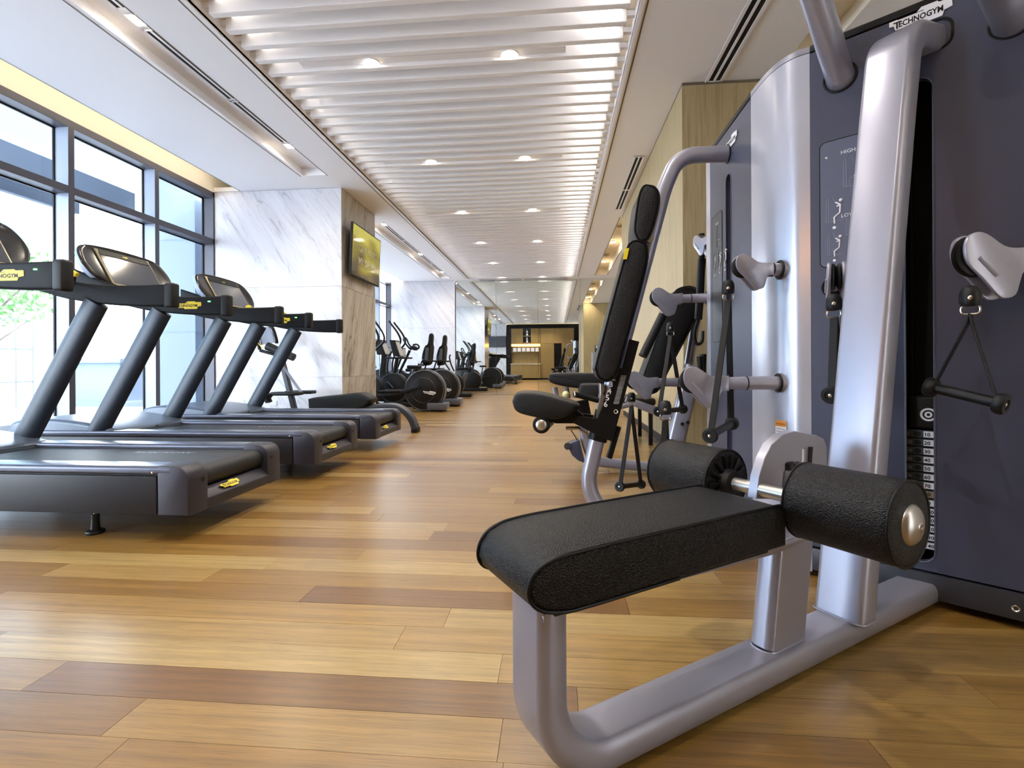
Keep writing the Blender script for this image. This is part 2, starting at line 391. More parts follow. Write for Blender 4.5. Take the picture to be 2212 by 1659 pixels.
# right field
ceil(.60,1.116,YB,8.55); ceil(.60,1.116,8.55,YM); ceil(1.116,1.93,YB,8.55); ceil(1.45,XR,8.55,YM); ceil(1.116,1.45,14.0,YM)
ceil(1.93,2.19,4.15,8.55); ceil(2.19,XR,YB,8.55)
# ends of the slat opening
ceil(-2.505,.60,14.2,YM)
ceil(-2.505,.60,YB,YB+.1)
ceiling=struct(cg,'ceiling',CEI,smooth=0)
# upper soffit over the slats
struct(G().box(-2.56,.66,YB,YM,3.51,3.57).box(-2.56,-2.502,YB,14.2,H+.022,3.51).box(.597,.66,YB,14.2,H+.022,3.51).box(-2.505,.60,14.197,14.2,H+.001,3.51),'ceiling_upper_panel',CEI,ceiling,0)
# raised bead framing the slat opening + shadow grooves
for x0,x1 in ((-2.535,-2.505),(.60,.63)):
    struct(G().box(x0,x1,YB,14.23,H-.012,H+.02),'ceiling_bead',CEI,ceiling,0)
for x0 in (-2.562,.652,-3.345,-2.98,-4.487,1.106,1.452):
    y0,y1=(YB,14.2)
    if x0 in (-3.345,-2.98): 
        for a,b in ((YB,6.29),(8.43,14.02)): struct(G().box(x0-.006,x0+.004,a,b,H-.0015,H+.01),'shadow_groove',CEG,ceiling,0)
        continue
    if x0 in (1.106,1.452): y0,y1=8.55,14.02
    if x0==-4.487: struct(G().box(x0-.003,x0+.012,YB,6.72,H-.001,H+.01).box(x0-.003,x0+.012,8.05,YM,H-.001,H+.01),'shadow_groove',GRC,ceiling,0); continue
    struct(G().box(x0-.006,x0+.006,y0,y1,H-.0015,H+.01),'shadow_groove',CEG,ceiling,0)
struct(G().box(-2.52,-2.40,YB,14.2,H+.093,H+.10).box(.50,.61,YB,14.2,H+.093,H+.10),'slat_ledge',WARM,ceiling,0)
# led in the right slat cove; the left strip is an added, unseen fill
for x,ry,pw_ in ((.585,math.radians(100),26),(-2.49,math.radians(-100),6)):
    lamp('slat_cove_led_and_fill','AREA',(x,6.8,H+.118),pw_,(1,.96,.9),(0,ry,0),shape='RECTANGLE',size=.02,size_y=14.4)
# slats
PITCH=.1838
me0=None; k=0
y=3.376-PITCH*23-.05
while y<14.1:
    y0=y+PITCH; y=y0
    if y0<YB+.12: continue
    if me0 is None:
        o=G().box(-2.45,.535,y0,y0+.052,H,H+.105,.003,1).out('slat',SLT,ceiling,0); me0=o.data; zc=WO[o.name]
        # small hangers at each end
    else:
        o=bpy.data.objects.new('slat',me0); C.objects.link(o); o.parent=ceiling; c=Vector((zc.x,y0+.026,zc.z)); o.location=c-WO[ceiling.name]; WO[o.name]=c
hb=bmesh.new(); gg=G(); y=3.376-PITCH*23-.05
while y<14.1:
    y+=PITCH
    if y<YB+.12: continue
    gg.box(-2.505,-2.45,y+.008,y+.044,H+.05,H+.09); gg.box(.535,.60,y+.008,y+.044,H+.05,H+.09)
gg.out('slat_hanger',SLT,ceiling,0,kind='stuff')
# infill boards with two downlights, between slats, every 2.03 m
spots=[]
def downlight(x,y,z,label,r=.07,power=26,grp='round downlights between the ceiling slats'):
    t=thing('downlight',label,'downlight',(x,y,z),grp)
    G().ring((x,y,z-.002),(0,0,1),r,.006).out('trim_ring',SLT,t)
    G().lathe((x,y,z-.001),(0,0,1),[(0,0.001),(0,r-.006),(.002,r-.006)],24).out('lens',LEDW,t)
    l=lamp('downlight_bulb','SPOT',(x,y,z-.012),power,(1,.93,.84),(0,0,0),spot_size=math.radians(125),spot_blend=.7,shadow_soft_size=.04)
    return t
yy=[-.02+2.03*i for i in range(8)]
names=['behind the camera','above the first treadmill']+['']*8
for i,yc in enumerate(yy):
    # nearest gap
    b=3.376+PITCH*round((yc-.1-3.376)/PITCH)+.052
    struct(G().box(-2.13,.095,b,b+PITCH-.052,H+.03,H+.045),'infill_board',SLT,ceiling,0)
    for x in (-1.53,-.36):
        side='left' if x<-1 else 'right'
        where=['over the wall cabinets behind the camera','over the near end of the room','in the nearest lit strip of the slatted ceiling','in the second lit strip of the slatted ceiling','in the third lit strip of the slatted ceiling','in the fourth lit strip of the slatted ceiling','in the fifth lit strip of the slatted ceiling','in the last lit strip before the mirror'][i]
        downlight(x,b+.066,H+.03,'round warm downlight, %s one of two %s'%(side,where))
# troughs
def trough(x0,x1,y0,y1,m,depth=.10):
    g=G().box(x0-.01,x1+.01,y0-.01,y1+.01,H+depth,H+depth+.02).box(x0-.02,x0+.003,y0,y1,H+.001,H+depth).box(x1-.003,x1+.02,y0,y1,H+.001,H+depth).box(x0,x1,y0-.02,y0+.003,H+.001,H+depth).box(x0,x1,y1-.003,y1+.02,H+.001,H+depth)
    struct(g,'ceiling_trough',m,ceiling,0)
trough(-3.335,-2.985,YB,6.274,CEI); trough(-3.335,-2.985,8.45,14.0,CEI); trough(1.116,1.45,8.55,14.0,WARM,.2); trough(1.93,2.19,YB,4.15,WARM,.12)
struct(G().box(-3.331,-3.30,YB,6.27,H+.001,H+.02).box(-3.331,-3.30,8.455,13.99,H+.001,H+.02),'trough_lip',CEI,ceiling,0)
# linear air grilles
def grille(x0,x1,y0,y1,z,label,along='y',frame=.012):
    t=thing('air_grille',label,'vent',((x0+x1)/2,(y0+y1)/2,z))
    if along=='y':
        w=(x1-x0); 
        G().box(x0,x1,y0,y1,z+.004,z+.012).out('backing',VOID,t,0)
        g=G().box(x0-frame,x0+w*.12,y0-.015,y1+.015,z-.001,z+.0035).box(x1-w*.12,x1+frame,y0-.015,y1+.015,z-.001,z+.0035).box(x0,x1,y0-.015,y0,z-.001,z+.0035).box(x0,x1,y1,y1+.015,z-.001,z+.0035)
        g.out('frame',CEI,t,0); G().box(x0+w*.42,x0+w*.58,y0,y1,z-.001,z+.0035).out('blade',CEI,t,0)
    else:
        w=(y1-y0)
        G().box(x0,x1,y0,y1,z+.004,z+.012).out('backing',VOID,t,0)
        G().box(x0-.015,x1+.015,y0-frame,y0+w*.12,z-.001,z+.0035).box(x0-.015,x1+.015,y1-w*.12,y1+frame,z-.001,z+.0035).box(x0-.015,x0,y0,y1,z-.001,z+.0035).box(x1,x1+.015,y0,y1,z-.001,z+.0035).out('frame',CEI,t,0)
        G().box(x0,x1,y0+w*.42,y0+w*.58,z-.001,z+.0035).out('blade',CEI,t,0)
zt=H+.088
grille(-3.17,-3.06,2.0,3.33,zt,'white linear vent with two black slots, nearest in the trough over the treadmills')
grille(-3.17,-3.06,3.58,4.56,zt,'white linear vent with two black slots, middle one in the trough over the treadmills')
grille(-3.17,-3.06,4.62,5.50,zt,'white linear vent with two black slots, farthest in the trough over the treadmills')
for i,(a,b) in enumerate(((8.98,10.05),(10.1,11.2),(11.42,12.4),(12.46,13.4))):
    grille(-3.17,-3.06,a,b,zt,'small linear vent, %s of four in the trough beyond the marble column'%('nearest','second','third','farthest')[i])
grille(1.345,1.475,-.5,4.52,H-.013,'long white linear vent with two black slots above the cable machine')
grille(.965,1.075,6.09,7.20,H-.013,'linear vent beside the oak wall, nearer half of the pair')
grille(.965,1.075,7.24,8.09,H-.013,'linear vent beside the oak wall, farther half of the pair')
grille(-2.22,-.97,14.28,14.40,H-.013,'thin cross vent at the top of the mirror, left one','x')
grille(-.90,.35,14.28,14.40,H-.013,'thin cross vent at the top of the mirror, right one','x')
def sqlight(x,y,z,label,grp,power=14,s=.05):
    t=thing('trough_light',label,'ceiling light',(x,y,z),grp)
    G().box(x-s,x+s,y-s*1.1,y+s*1.1,z-.004,z+.004,.002,1).out('lens',LEDW,t,0)
    G().box(x-s-.01,x+s+.01,y-s*1.1-.01,y+s*1.1+.01,z-.002,z+.006).out('frame',CEI,t,0)
    lamp('trough_bulb','SPOT',(x,y,z-.02),power,(1,.86,.66),(0,0,0),spot_size=math.radians(150),spot_blend=.9,shadow_soft_size=.04)
for y,w in ((1.4,'behind the view over the first treadmill'),(3.46,'between the near and middle vents over the treadmills'),(5.60,'just past the last vent over the treadmills')):
    sqlight(-3.11,y,zt,'small square warm light %s'%w,'square lights in the left ceiling trough')
for y,w in ((8.86,'at the near end of the trough beyond the column'),(11.31,'midway along the trough beyond the column'),(13.5,'at the far end of the trough beyond the column')):
    sqlight(-3.11,y,zt,'small square warm light %s'%w,'square lights in the left ceiling trough')
for y,w in ((8.95,'nearest'),(11.05,'middle'),(13.1,'farthest')):
    t=sqlight(1.27,y,H+.188,'small warm light in the cove beside the oak wall, %s of three'%w,'lights in the right ceiling cove',9)
# smoke detector discs in the right cove
for y,w in ((9.75,'nearer'),(12.3,'farther')):
    o=G().lathe((1.25,y,H+.175),(0,0,1),[(-.02,.04),(0,.075),(.024,.08)],20).out('smoke_detector',GOLD,None); tag(o,'round flat detector in the cove beside the oak wall, %s of two'%w,'smoke detector')

# ---- window wall
def window_bay(idx,y0,y1,mull):
    z0=.0
    w=thing('window_%d'%idx,'','',(XL,(y0+y1)/2,0)); del w['label']; del w['category']; w['kind']='structure'
    G().box(XL-.165,XL,y0,y1,3.283,3.36,.003,1).out('head_rail',FRM,w,0)
    G().box(XL-.165,XL,y0,y1,2.615,2.69,.003,1).out('transom_rail',FRM,w,0)
    G().box(XL-.165,XL,y0,y1,0,.07,.003,1).out('sill_rail',FRM,w,0)
    es=[y0]+mull+[y1]
    for k,m in enumerate(mull):
        G().box(XL-.165,XL+.001,m,m+.06,.0,3.36,.002,1).out('mullion',FRM,w,0)
        G().box(XL-.162,XL-.002,m-.003,m,.07,3.283,0).box(XL-.162,XL-.002,m+.06,m+.063,.07,3.283,0).out('mullion_reveal',FRL,w,0)
    G().box(XL-.165,XL,y1-.03,y1,0,3.36).box(XL-.165,XL,y0,y0+.03,0,3.36).out('jamb',FRM,w,0)
    xs=XL-.16
    edges=[(y0+.03, mull[0])]+[(mull[i]+.06,mull[i+1]) for i in range(len(mull)-1)]+[(mull[-1]+.06,y1-.03)]
    for a,b in edges:
        for za,zb in ((.07,2.615),(2.69,3.283)):
            G().box(xs,xs+.008,a,b,za,zb).out('pane',GLS,w,0)
            G().box(xs-.004,xs+.013,a,b,zb-.013,zb).box(xs-.004,xs+.013,b-.016,b,za,zb).box(xs-.004,xs+.013,a,a+.006,za,zb).out('gasket',BLK,w,0)
    return w
window_bay(1,YB,6.735,[4.585-1.085*k for k in (5,4,3,2,1)]+[4.585,5.67])
window_bay(2,8.05,YM,[9.1,10.18,11.26,12.34,13.42])
# wall over the window seen in the ceiling recess, recess top
struct(G().box(XL-.165,XL+.0,YB,YM,3.36,3.62).box(XL-.2,-4.48,YB,YM,3.62,3.66).box(-4.49,-4.46,YB,YM,H+.05,3.62),'ceiling_recess',WARM,ceiling,0)
for k,(y0,y1) in enumerate(((YB+.1,6.6),(8.15,14.35))):
    lamp('cove_tube','AREA',(-4.54,(y0+y1)/2,3.56),2.2,(1,.88,.70),(0,math.radians(60),0),shape='RECTANGLE',size=.05,size_y=(y1-y0))
# ---- marble columns made of slabs
def slab_wall(name,parts,parent_box):
    col=struct(parent_box,name,MARB,smooth=0)
    for (a,b,m) in parts:
        x0,x1,y0,y1,z0,z1=a
        g=.0012
        dx=g if x1-x0>.05 else 0; dy=g if y1-y0>.05 else 0
        G().box(x0+dx,x1-dx,y0+dy,y1-dy,z0+g,z1-g,.0015,1).out('marble_slab',m,col,0)
    return col
def col_parts(x0,x1,y0,y1,faces):
    P=[]; zs=[0,.705,1.985,H-.002]
    for za,zb in zip(zs[:-1],zs[1:]):
        if 'f' in faces: P.append(((x0,x1,y0,y0+.02,za,zb),0,MARB))
        if 'b' in faces: P.append(((x0,x1,y1-.02,y1,za,zb),0,MARB))
        if 'r' in faces: P.append(((x1-.02,x1,y0+.02,y1-.02,za,zb),0,MARB_SHADE))
    return P
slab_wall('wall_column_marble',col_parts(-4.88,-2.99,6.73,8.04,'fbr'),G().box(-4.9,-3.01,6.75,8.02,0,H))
slab_wall('wall_far_marble',col_parts(-4.88,-2.95,YM-.03,YM+.3,'f'),G().box(-4.9,-2.97,YM-.01,YM+.3,0,H))
slab_wall('wall_back_marble',col_parts(-4.88,-2.97,YB-.3,YB+.02,'b'),G().box(-4.9,-2.99,YB-.3,YB,0,H))
o=G().box(-4.03,-3.95,6.719,6.73,.30,.375,.003,2).box(-4.015,-3.965,6.717,6.72,.315,.36).out('wall_socket',WHT,None,0); tag(o,'white double power socket low on the marble column','socket')
# ---- mirror wall
xs=[-2.93,-1.73,-.50,.72,1.95,XR]
mw_=struct(G().box(-2.95,XR+.1,YM+.012,YM+.3,0,H+.05),'wall_mirror',VOID,smooth=0)
for a,b in zip(xs[:-1],xs[1:]):
    G().box(a+.002,b-.002,YM,YM+.011,.012,H-.004,.0015,1).out('mirror_panel',MIR,mw_,0)
struct(G().box(-2.95,XR,YM-.004,YM+.012,0,.012),'baseboard_mirror',STE,smooth=0)
struct(G().box(-2.95,XR,YM-.006,YM+.012,H-.005,H+.0005),'trim_1',CEI,smooth=0)
# ---- oak clad block on the right, walls
ok=struct(G().box(1.165,XR,4.575,8.58,0,H+.02),'wall_right_oak',OAK,smooth=0)
z=0.06
for i in range(8):
    y0=4.55+i*.506; y1=y0+.506
    G().box(1.14,1.165,y0+.001,y1-.001,.09,H-.02,.001,1).out('oak_panel',OAK,ok,0)
for i in range(4):
    x0=1.165+i*.51; G().box(x0+.001,min(x0+.509,XR),4.55,4.575,.09,H-.02,.001,1).out('oak_panel',OAK,ok,0)
    G().box(x0+.001,min(x0+.509,XR),8.58,8.605,.09,H-.02,.001,1).out('oak_panel',OAK,ok,0)
struct(G().box(1.15,XR,4.56,8.595,.0,.09),'baseboard_right',BLK,smooth=0)
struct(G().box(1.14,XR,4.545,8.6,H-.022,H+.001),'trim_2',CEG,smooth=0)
struct(G().box(XR,XR+.1,YB,YM,0,H+.05),'wall_right',WARM,smooth=0)
struct(G().box(XL-.2,XR+.1,YB-.35,YB-.30,0,3.7),'wall_back',OAKD,smooth=0)
# ---- cabinets behind the camera (seen in the mirror)
def wallunit():
    f=YB; B=YB-.28
    t=thing('wall_cabinet','tall oak wall cabinet with black surround and shelf niches, reflected in mirror','cabinet',(-.75,f,0))
    G().box(-2.95,1.5,B,f-.27,0,H,0).out('carcass',VOID,t,0)
    G().box(-2.95,-2.68,f-.06,f+.02,0,H-.05).box(1.12,1.45,f-.06,f+.02,0,H-.05).box(-2.68,1.12,f-.06,f+.02,3.10,H-.05).box(-2.68,1.12,f-.06,f,0,.1).out('surround',BLK,t,0)
    def door(x0,x1,z0,z1,hd=False):
        d=G().box(x0+.003,x1-.003,f-.06,f+.01,z0+.003,z1-.003,.002,1).out('door',OAKD,t,0)
        if hd: G().box(x1-.2,x1-.06,f+.01,f+.03,z0+.12,z0+.14).out('handle',CHR,d,0)
    door(-2.66,-1.95,2.18,3.08); door(-1.47,-.92,2.18,3.08); door(-.9,-.08,.1,2.18); door(-.9,-.08,2.18,3.08); door(-.08,.36,2.18,3.08); door(.36,1.1,.1,3.08)
    G().box(-2.66,-.92,f-.26,f-.24,.95,2.18).out('niche_back',OAKD,t,0)
    G().box(-2.66,-.92,f-.25,f+.02,1.66,1.70,.003,1).out('shelf',OAKD,t,0)
    G().box(-2.66,-.92,f-.24,f-.23,2.02,2.16).out('light_strip',GLOW,t,0)
    G().box(-2.70,-.88,f-.25,f+.25,.93,.965,.004,1).out('worktop',STN,t,0)
    for a,b,c,d in ((-2.68,-1.95,.5,.93),(-2.68,-1.95,.1,.5),(-1.95,-1.45,.1,.93),(-1.45,-.9,.1,.93)): G().box(a+.003,b-.003,f,f+.22,c+.003,d-.003,.002,1).out('drawer',OAKD,t,0)
    G().box(-.06,.34,f-.2,f-.05,.4,2.16).out('dark_door',BLK,t,0)
    for i in range(6):
        x=-2.55+i*.27
        o=G().box(x,x+.2,f-.2,f-.02,1.70,1.92,.004,1).out('folded_card_box',WHT,None,0); tag(o,'white square box on the oak niche shelf in the mirror, %s from left'%('first','second','third','fourth','fifth','sixth')[i],'box','white boxes on the niche shelf')
    for k,z0 in enumerate((2.24,2.66)):
        o=G().lathe((-1.71,f-.1,z0),(0,0,1),[(0,.06),(.03,.07),(.1,.035),(.16,.06),(.24,.05),(.3,.02),(.34,.03)],16).out('ornament',STE,None)
        tag(o,'pale sculpted ornament in the black niche, %s one'%('lower','upper')[k],'ornament')
    G().box(-1.92,-1.5,f-.2,f-.05,2.2,2.23).box(-1.92,-1.5,f-.2,f-.05,2.62,2.65).out('glass_shelf',STE,t,0)
wallunit()
# television on the column side and one on the back marble
def tv(c,xd,n,w,h,label,tilt=0,words=True):
    X=Vector(xd).normalized(); N=Vector(n).normalized(); Z=Vector((0,0,1)); c=Vector(c)
    Zt=(Z*math.cos(tilt)-N*0+N*math.sin(tilt)).normalized(); Nt=X.cross(Zt).normalized()
    if Nt.dot(N)<0: Nt=-Nt
    t=thing('television',label,'television',c-N*.08)
    def R(a,b,d): return c+X*a+Zt*b+Nt*d
    G().prism([R(-w/2,-h/2,-.03),R(w/2,-h/2,-.03),R(w/2,h/2,-.03),R(-w/2,h/2,-.03)],Nt*.035,.004,2).out('casing',BLK,t,0)
    G().prism([R(-w/2+.018,-h/2+.022,.005),R(w/2-.018,-h/2+.022,.005),R(w/2-.018,h/2-.018,.005),R(-w/2+.018,h/2-.018,.005)],Nt*.002).out('screen',TVM,t,0)
    G().box(-.05,.05,-.05,.05,-.05,.05,M=Matrix.Translation(c-N*.05)).out('wall_bracket',BLK,t,0)
    if words:
        text('GIVE IN TO',h*.19,R(-w*.28,h*.02,.0072),X,Zt,WHT,'lettering',t,.0003)
        text('MY DEVERSE',h*.19,R(-w*.28,-h*.22,.0072),X,Zt,WHT,'lettering',t,.0003,.003)
    return t
tv((-2.88,7.38,2.535),(0,1,0),(1,0,0),1.13,.76,'wall television with yellow glowing picture, on the side of the marble column',math.radians(3))
tv((-3.5,YB+.16,2.3),(-1,0,0),(0,1,0),1.1,.66,'second television on the back marble, seen only in the mirror',0,False)
for o_ in bpy.data.objects:
    if o_.name.startswith('screen') and o_.parent and o_.parent.name=='television.001': o_.data.materials[0]=SCR

# ---- outside
struct(G().box(-40,-5.06,-15,40,-.3,-.05),'ground_outside',PAV,smooth=0)
def tagd(o,l,c,g=None): return tag(o,l,c,g)
cn=thing('canopy','pale flat canopy with grey hanging fins outside the windows','canopy',(-7,4,3.6))
G().box(-9.5,-5.1,-6,16,4.15,4.35).out('soffit',SOF,cn,0)
G().box(-7.0,-6.9,-4,7.6,3.45,3.72).out('fin',SOFD,cn,0); G().box(-8.1,-8.0,-4,7.7,3.45,3.8).out('fin',SOFD,cn,0)
o=struct(G().box(-6.15,-5.35,6.95,7.85,-.05,4.15).box(-6.16,-5.34,6.94,7.86,1.38,1.39).box(-6.16,-5.34,6.94,7.86,2.76,2.77),'wall_outside_pillar',CONC,smooth=0)
bl=thing('building','white building across the court with blue glazed upper floor','building',(-18,6,0))
G().box(-22,-18,-4,16,-.05,12).out('wall',FAC,bl,0)
for i in range(9):
    for j,(a,b) in enumerate(((4.2,6.4),(6.6,8.4))):
        y=-3.4+i*2.1; f=G().box(-18,-17.95,y,y+2.0,a,b).out('window',FAC,bl,0); G().box(-17.95,-17.93,y+.06,y+1.94,a+.06,b-.06).out('pane',BLU,f,0)
lv=thing('louvre_screen','dark vertical louvre screen on the building across the court','screen',(-17.6,7.9,0))
for i in range(12):
    G().box(-17.7,-17.6,6.6+i*.24,6.72+i*.24,-.0,3.9).out('slat',SLATD,lv,0)
pw=thing('planter','low grey stone planter wall outside the second window','planter',(-9,9,0))
G().box(-9.8,-8.6,9.1,13.5,-.05,.95).out('wall',CONC,pw,0); G().box(-9.9,-8.5,9.0,13.6,.95,1.03).out('coping',CONC,pw,0); G().box(-10.0,-8.3,8.9,13.7,-.05,.18).out('plinth',CONC,pw,0)
st=struct(G().box(-13.5,-7.0,4.0,8.6,-.05,.12).box(-13,-8.2,3,6.5,.12,.3),'trim_outside_steps',PAV,smooth=0)
def tree(x,y,h,r,label,seed,n=900):
    rn=random.Random(seed); t=thing('tree',label,'tree',(x,y,-.05))
    g=G(); g.cyl((x,y,-.05),(x+.1,y,h*.45),.07,.05,10)
    for k in range(7):
        a=rn.uniform(0,6.28); g.cyl((x+.1,y,h*(.3+.03*k)),(x+math.cos(a)*r*.7,y+math.sin(a)*r*.7,h*(.55+.05*k)),.03,.01,6)
    g.out('trunk',BARK,t)
    b=bmesh.new()
    for k in range(n):
        a=rn.uniform(0,6.28); e=math.acos(rn.uniform(-1,1)); q=r*rn.uniform(.35,1)**.6
        c=Vector((x+math.cos(a)*math.sin(e)*q, y+math.sin(a)*math.sin(e)*q, h*.72+math.cos(e)*q*.62)); s=rn.uniform(.05,.11)
        u=Vector((rn.gauss(0,1),rn.gauss(0,1),rn.gauss(0,1))).normalized(); v=u.orthogonal().normalized()
        vs=[b.verts.new(c+u*s),b.verts.new(c+v*s*.4),b.verts.new(c-u*s),b.verts.new(c-v*s*.4)]; b.faces.new(vs)
    me=bpy.data.meshes.new('l'); b.to_mesh(me); b.free(); link(me,'foliage',LEAFM,t,kind='stuff')
tree(-12.4,9.6,3.9,1.7,'leafy green tree outside the window behind the second treadmill',3,1500)
tree(-12.0,5.2,2.6,1.0,'small leafy tree seen low through the first window pane',5,700)
for k,(x,y) in enumerate(((-9.5,4.6),(-9.8,7.3))):
    fr=thing('rail_frame','thin pale metal rail frame in the court, %s one'%('left','right')[k],'railing',(x,y,0))
    for i in range(5): G().cyl((x,y+i*.3,-.05),(x,y+i*.3,1.75),.012,n=8).out('upright',FRL,fr)
    for z in (.6,1.2,1.75): G().cyl((x,y,z),(x,y+1.2,z),.012,n=8).out('rail',FRL,fr)

# ================================================================== CABLE MACHINE (foreground right)
MA = math.radians(55.9)                            # bench axis
ME = Vector((math.sin(MA), math.cos(MA), 0)); MN = Vector((math.cos(MA), -math.sin(MA), 0))
def W(s,n,z): return ME*s + MN*n + Vector((0,0,z))
def Wp(L,n=None): return [W(a,b if n is None else n,c) for a,b,c in L]
PA_C = Vector((1.268,1.873,0)); PA_U = Vector((.7738,-.6334,0)); PA_N = Vector((-.6334,-.7738,0))
PA_C = PA_C + PA_U*.013
PB_C = Vector((.914,2.705,0)); PB_U = Vector((0,-1,0)); PB_N = Vector((-1,0,0))
gym = thing('cable_machine','tall dark grey and silver multi station cable machine with padded bench in foreground','gym machine',(1.3,2.3,0))
TOP = 2.12
# core body, inset behind the panels
a0=Vector((1.019,2.077,0)); a1=PA_C+PA_U*.335; b0=Vector((.914,2.40,0)); b1=Vector((.914,3.01,0))
def ins(c,u,n,d,w): return [c-u*w-n*d, c+u*w-n*d]
q=ins(PA_C,PA_U,PA_N,.17,.30); p_=ins(PB_C,PB_U,PB_N,.15,.27)
body=[q[0],q[1],Vector((2.0,1.95,0)),Vector((2.15,2.7,0)),Vector((1.9,3.35,0)),Vector((1.2,3.3,0)),p_[0],p_[1]]
G().prism([v+Vector((0,0,.03)) for v in body],(0,0,TOP-.06)).out('core',VOID,gym,0)
# curved silver corner covers
def corner(path,name='corner_cover'):
    P=smooth_path(path,5)
    inner=[]
    for i,p in enumerate(P):
        t=(P[min(i+1,len(P)-1)]-P[max(i-1,0)]).normalized(); inner.append(p+Vector((-t.y,t.x,0))*-.02)
    o=G().prism([Vector((p.x,p.y,.02)) for p in P]+[Vector((p.x,p.y,.02)) for p in inner[::-1]],(0,0,TOP-.045)).out(name,SILP,gym,30)
    top=G().prism([Vector((p.x,p.y,TOP-.022)) for p in P]+[Vector((p.x,p.y,TOP-.022)) for p in inner[::-1]],(0,0,.022)).out('corner_cap',SIL,gym,30)
    return o
c_near=corner([(1.019,2.079,0),(.972,2.112,0),(.940,2.165,0),(.923,2.235,0),(.915,2.32,0),(.913,2.398,0)])
corner([(.913,3.012,0),(.918,3.09,0),(.935,3.16,0),(.975,3.22,0),(1.05,3.27,0)])
corner([(a1.x,a1.y,0),(a1.x+.09,a1.y-.045,0),(a1.x+.19,a1.y-.03,0),(a1.x+.27,a1.y+.05,0),(a1.x+.33,a1.y+.2,0)])
# back covers
G().prism([(a1.x+.33,a1.y+.2,.03),(2.15,2.7,.03),(1.9,3.4,.03),(1.05,3.27,.03),(1.05,3.25,.03),(1.88,3.37,.03),(2.12,2.7,.03),(a1.x+.31,a1.y+.2,.03)],(0,0,TOP-.04)).out('back_cover',DRK,gym,20)
G().prism([v+Vector((0,0,TOP-.03)) for v in (Vector((1.03,2.10,0)),a1+Vector((0,.02,0)),Vector((1.88,1.86,0)),Vector((2.15,2.7,0)),Vector((1.88,3.37,0)),Vector((1.05,3.25,0)),Vector((.93,3.0,0)),Vector((.93,2.4,0)))],(0,0,.02)).out('top_cover',DRK,gym,0)
def face(c,u,n,hw,slot_u=.0,label_side=True,tag_='A'):
    def R(a,w,z): return c+u*a+n*w+Vector((0,0,z))
    th=.035; s0,s1=slot_u-.040,slot_u+.040; zb,zt=.152,1.856; r=.04; zc0=.125; ztop=TOP-.03
    def arc(z,up):                                  # half circle outline points
        return [(slot_u+r*math.cos(a),z+r*math.sin(a)) for a in [PI/2*k/6 for k in range(7)]] if up else None
    up=[(slot_u+r*math.cos(PI/2*k/7), zt-r+r*math.sin(PI/2*k/7)) for k in range(8)]      # right side, from side to top
    dn=[(slot_u+r*math.cos(PI/2*k/7), zb+r-r*math.sin(PI/2*k/7)) for k in range(8)]      # right side, from side to bottom
    right=[(slot_u,zc0),(hw,zc0),(hw,ztop),(slot_u,ztop)]+up[::-1]+dn
    left=[(2*slot_u-x,z) for x,z in right][::-1]
    g=G()
    for poly in (right,left):
        g.prism([R(a,-th,z) for a,z in poly],n*th)
    g.out('front_panel',DRK,gym,0)
    # rolled edge round the slot, seam strips
    lip=[(slot_u+r*math.cos(a),zt-r+r*math.sin(a)) for a in [PI*k/14 for k in range(15)]]+[(slot_u-r*math.cos(a),zb+r-r*math.sin(a)) for a in [PI*k/14 for k in range(15)]]
    G().sweep([R(a,0,z) for a,z in lip],circ(.0035,6),None,False,True).out('slot_rim',DRK,gym)
    G().prism([R(-hw,-th,ztop+.004),R(hw,-th,ztop+.004),R(hw,-th,TOP+.004),R(-hw,-th,TOP+.004)],n*(th+.003),.008,3).out('top_rail',BLK,gym)
    G().prism([R(-hw,-th-.01,.03),R(hw+.05,-th-.01,.03),R(hw+.05,-th-.01,zc0-.008),R(-hw,-th-.01,zc0-.008)],n*(th+.016),.006,2).out('kick_panel',DRK2,gym)
    return R
RA=face(PA_C,PA_U,PA_N,.335); RB=face(PB_C,PB_U,PB_N,.303)
def bolt(p,n,r=.011,parent=gym):
    G().lathe(p,n,[(0,r),(.003,r),(.004,r*.8),(.002,r*.55),(-.001,r*.5)],16).out('bolt',CHR,parent)
bolt(RA(.235,.004,.068),PA_N)
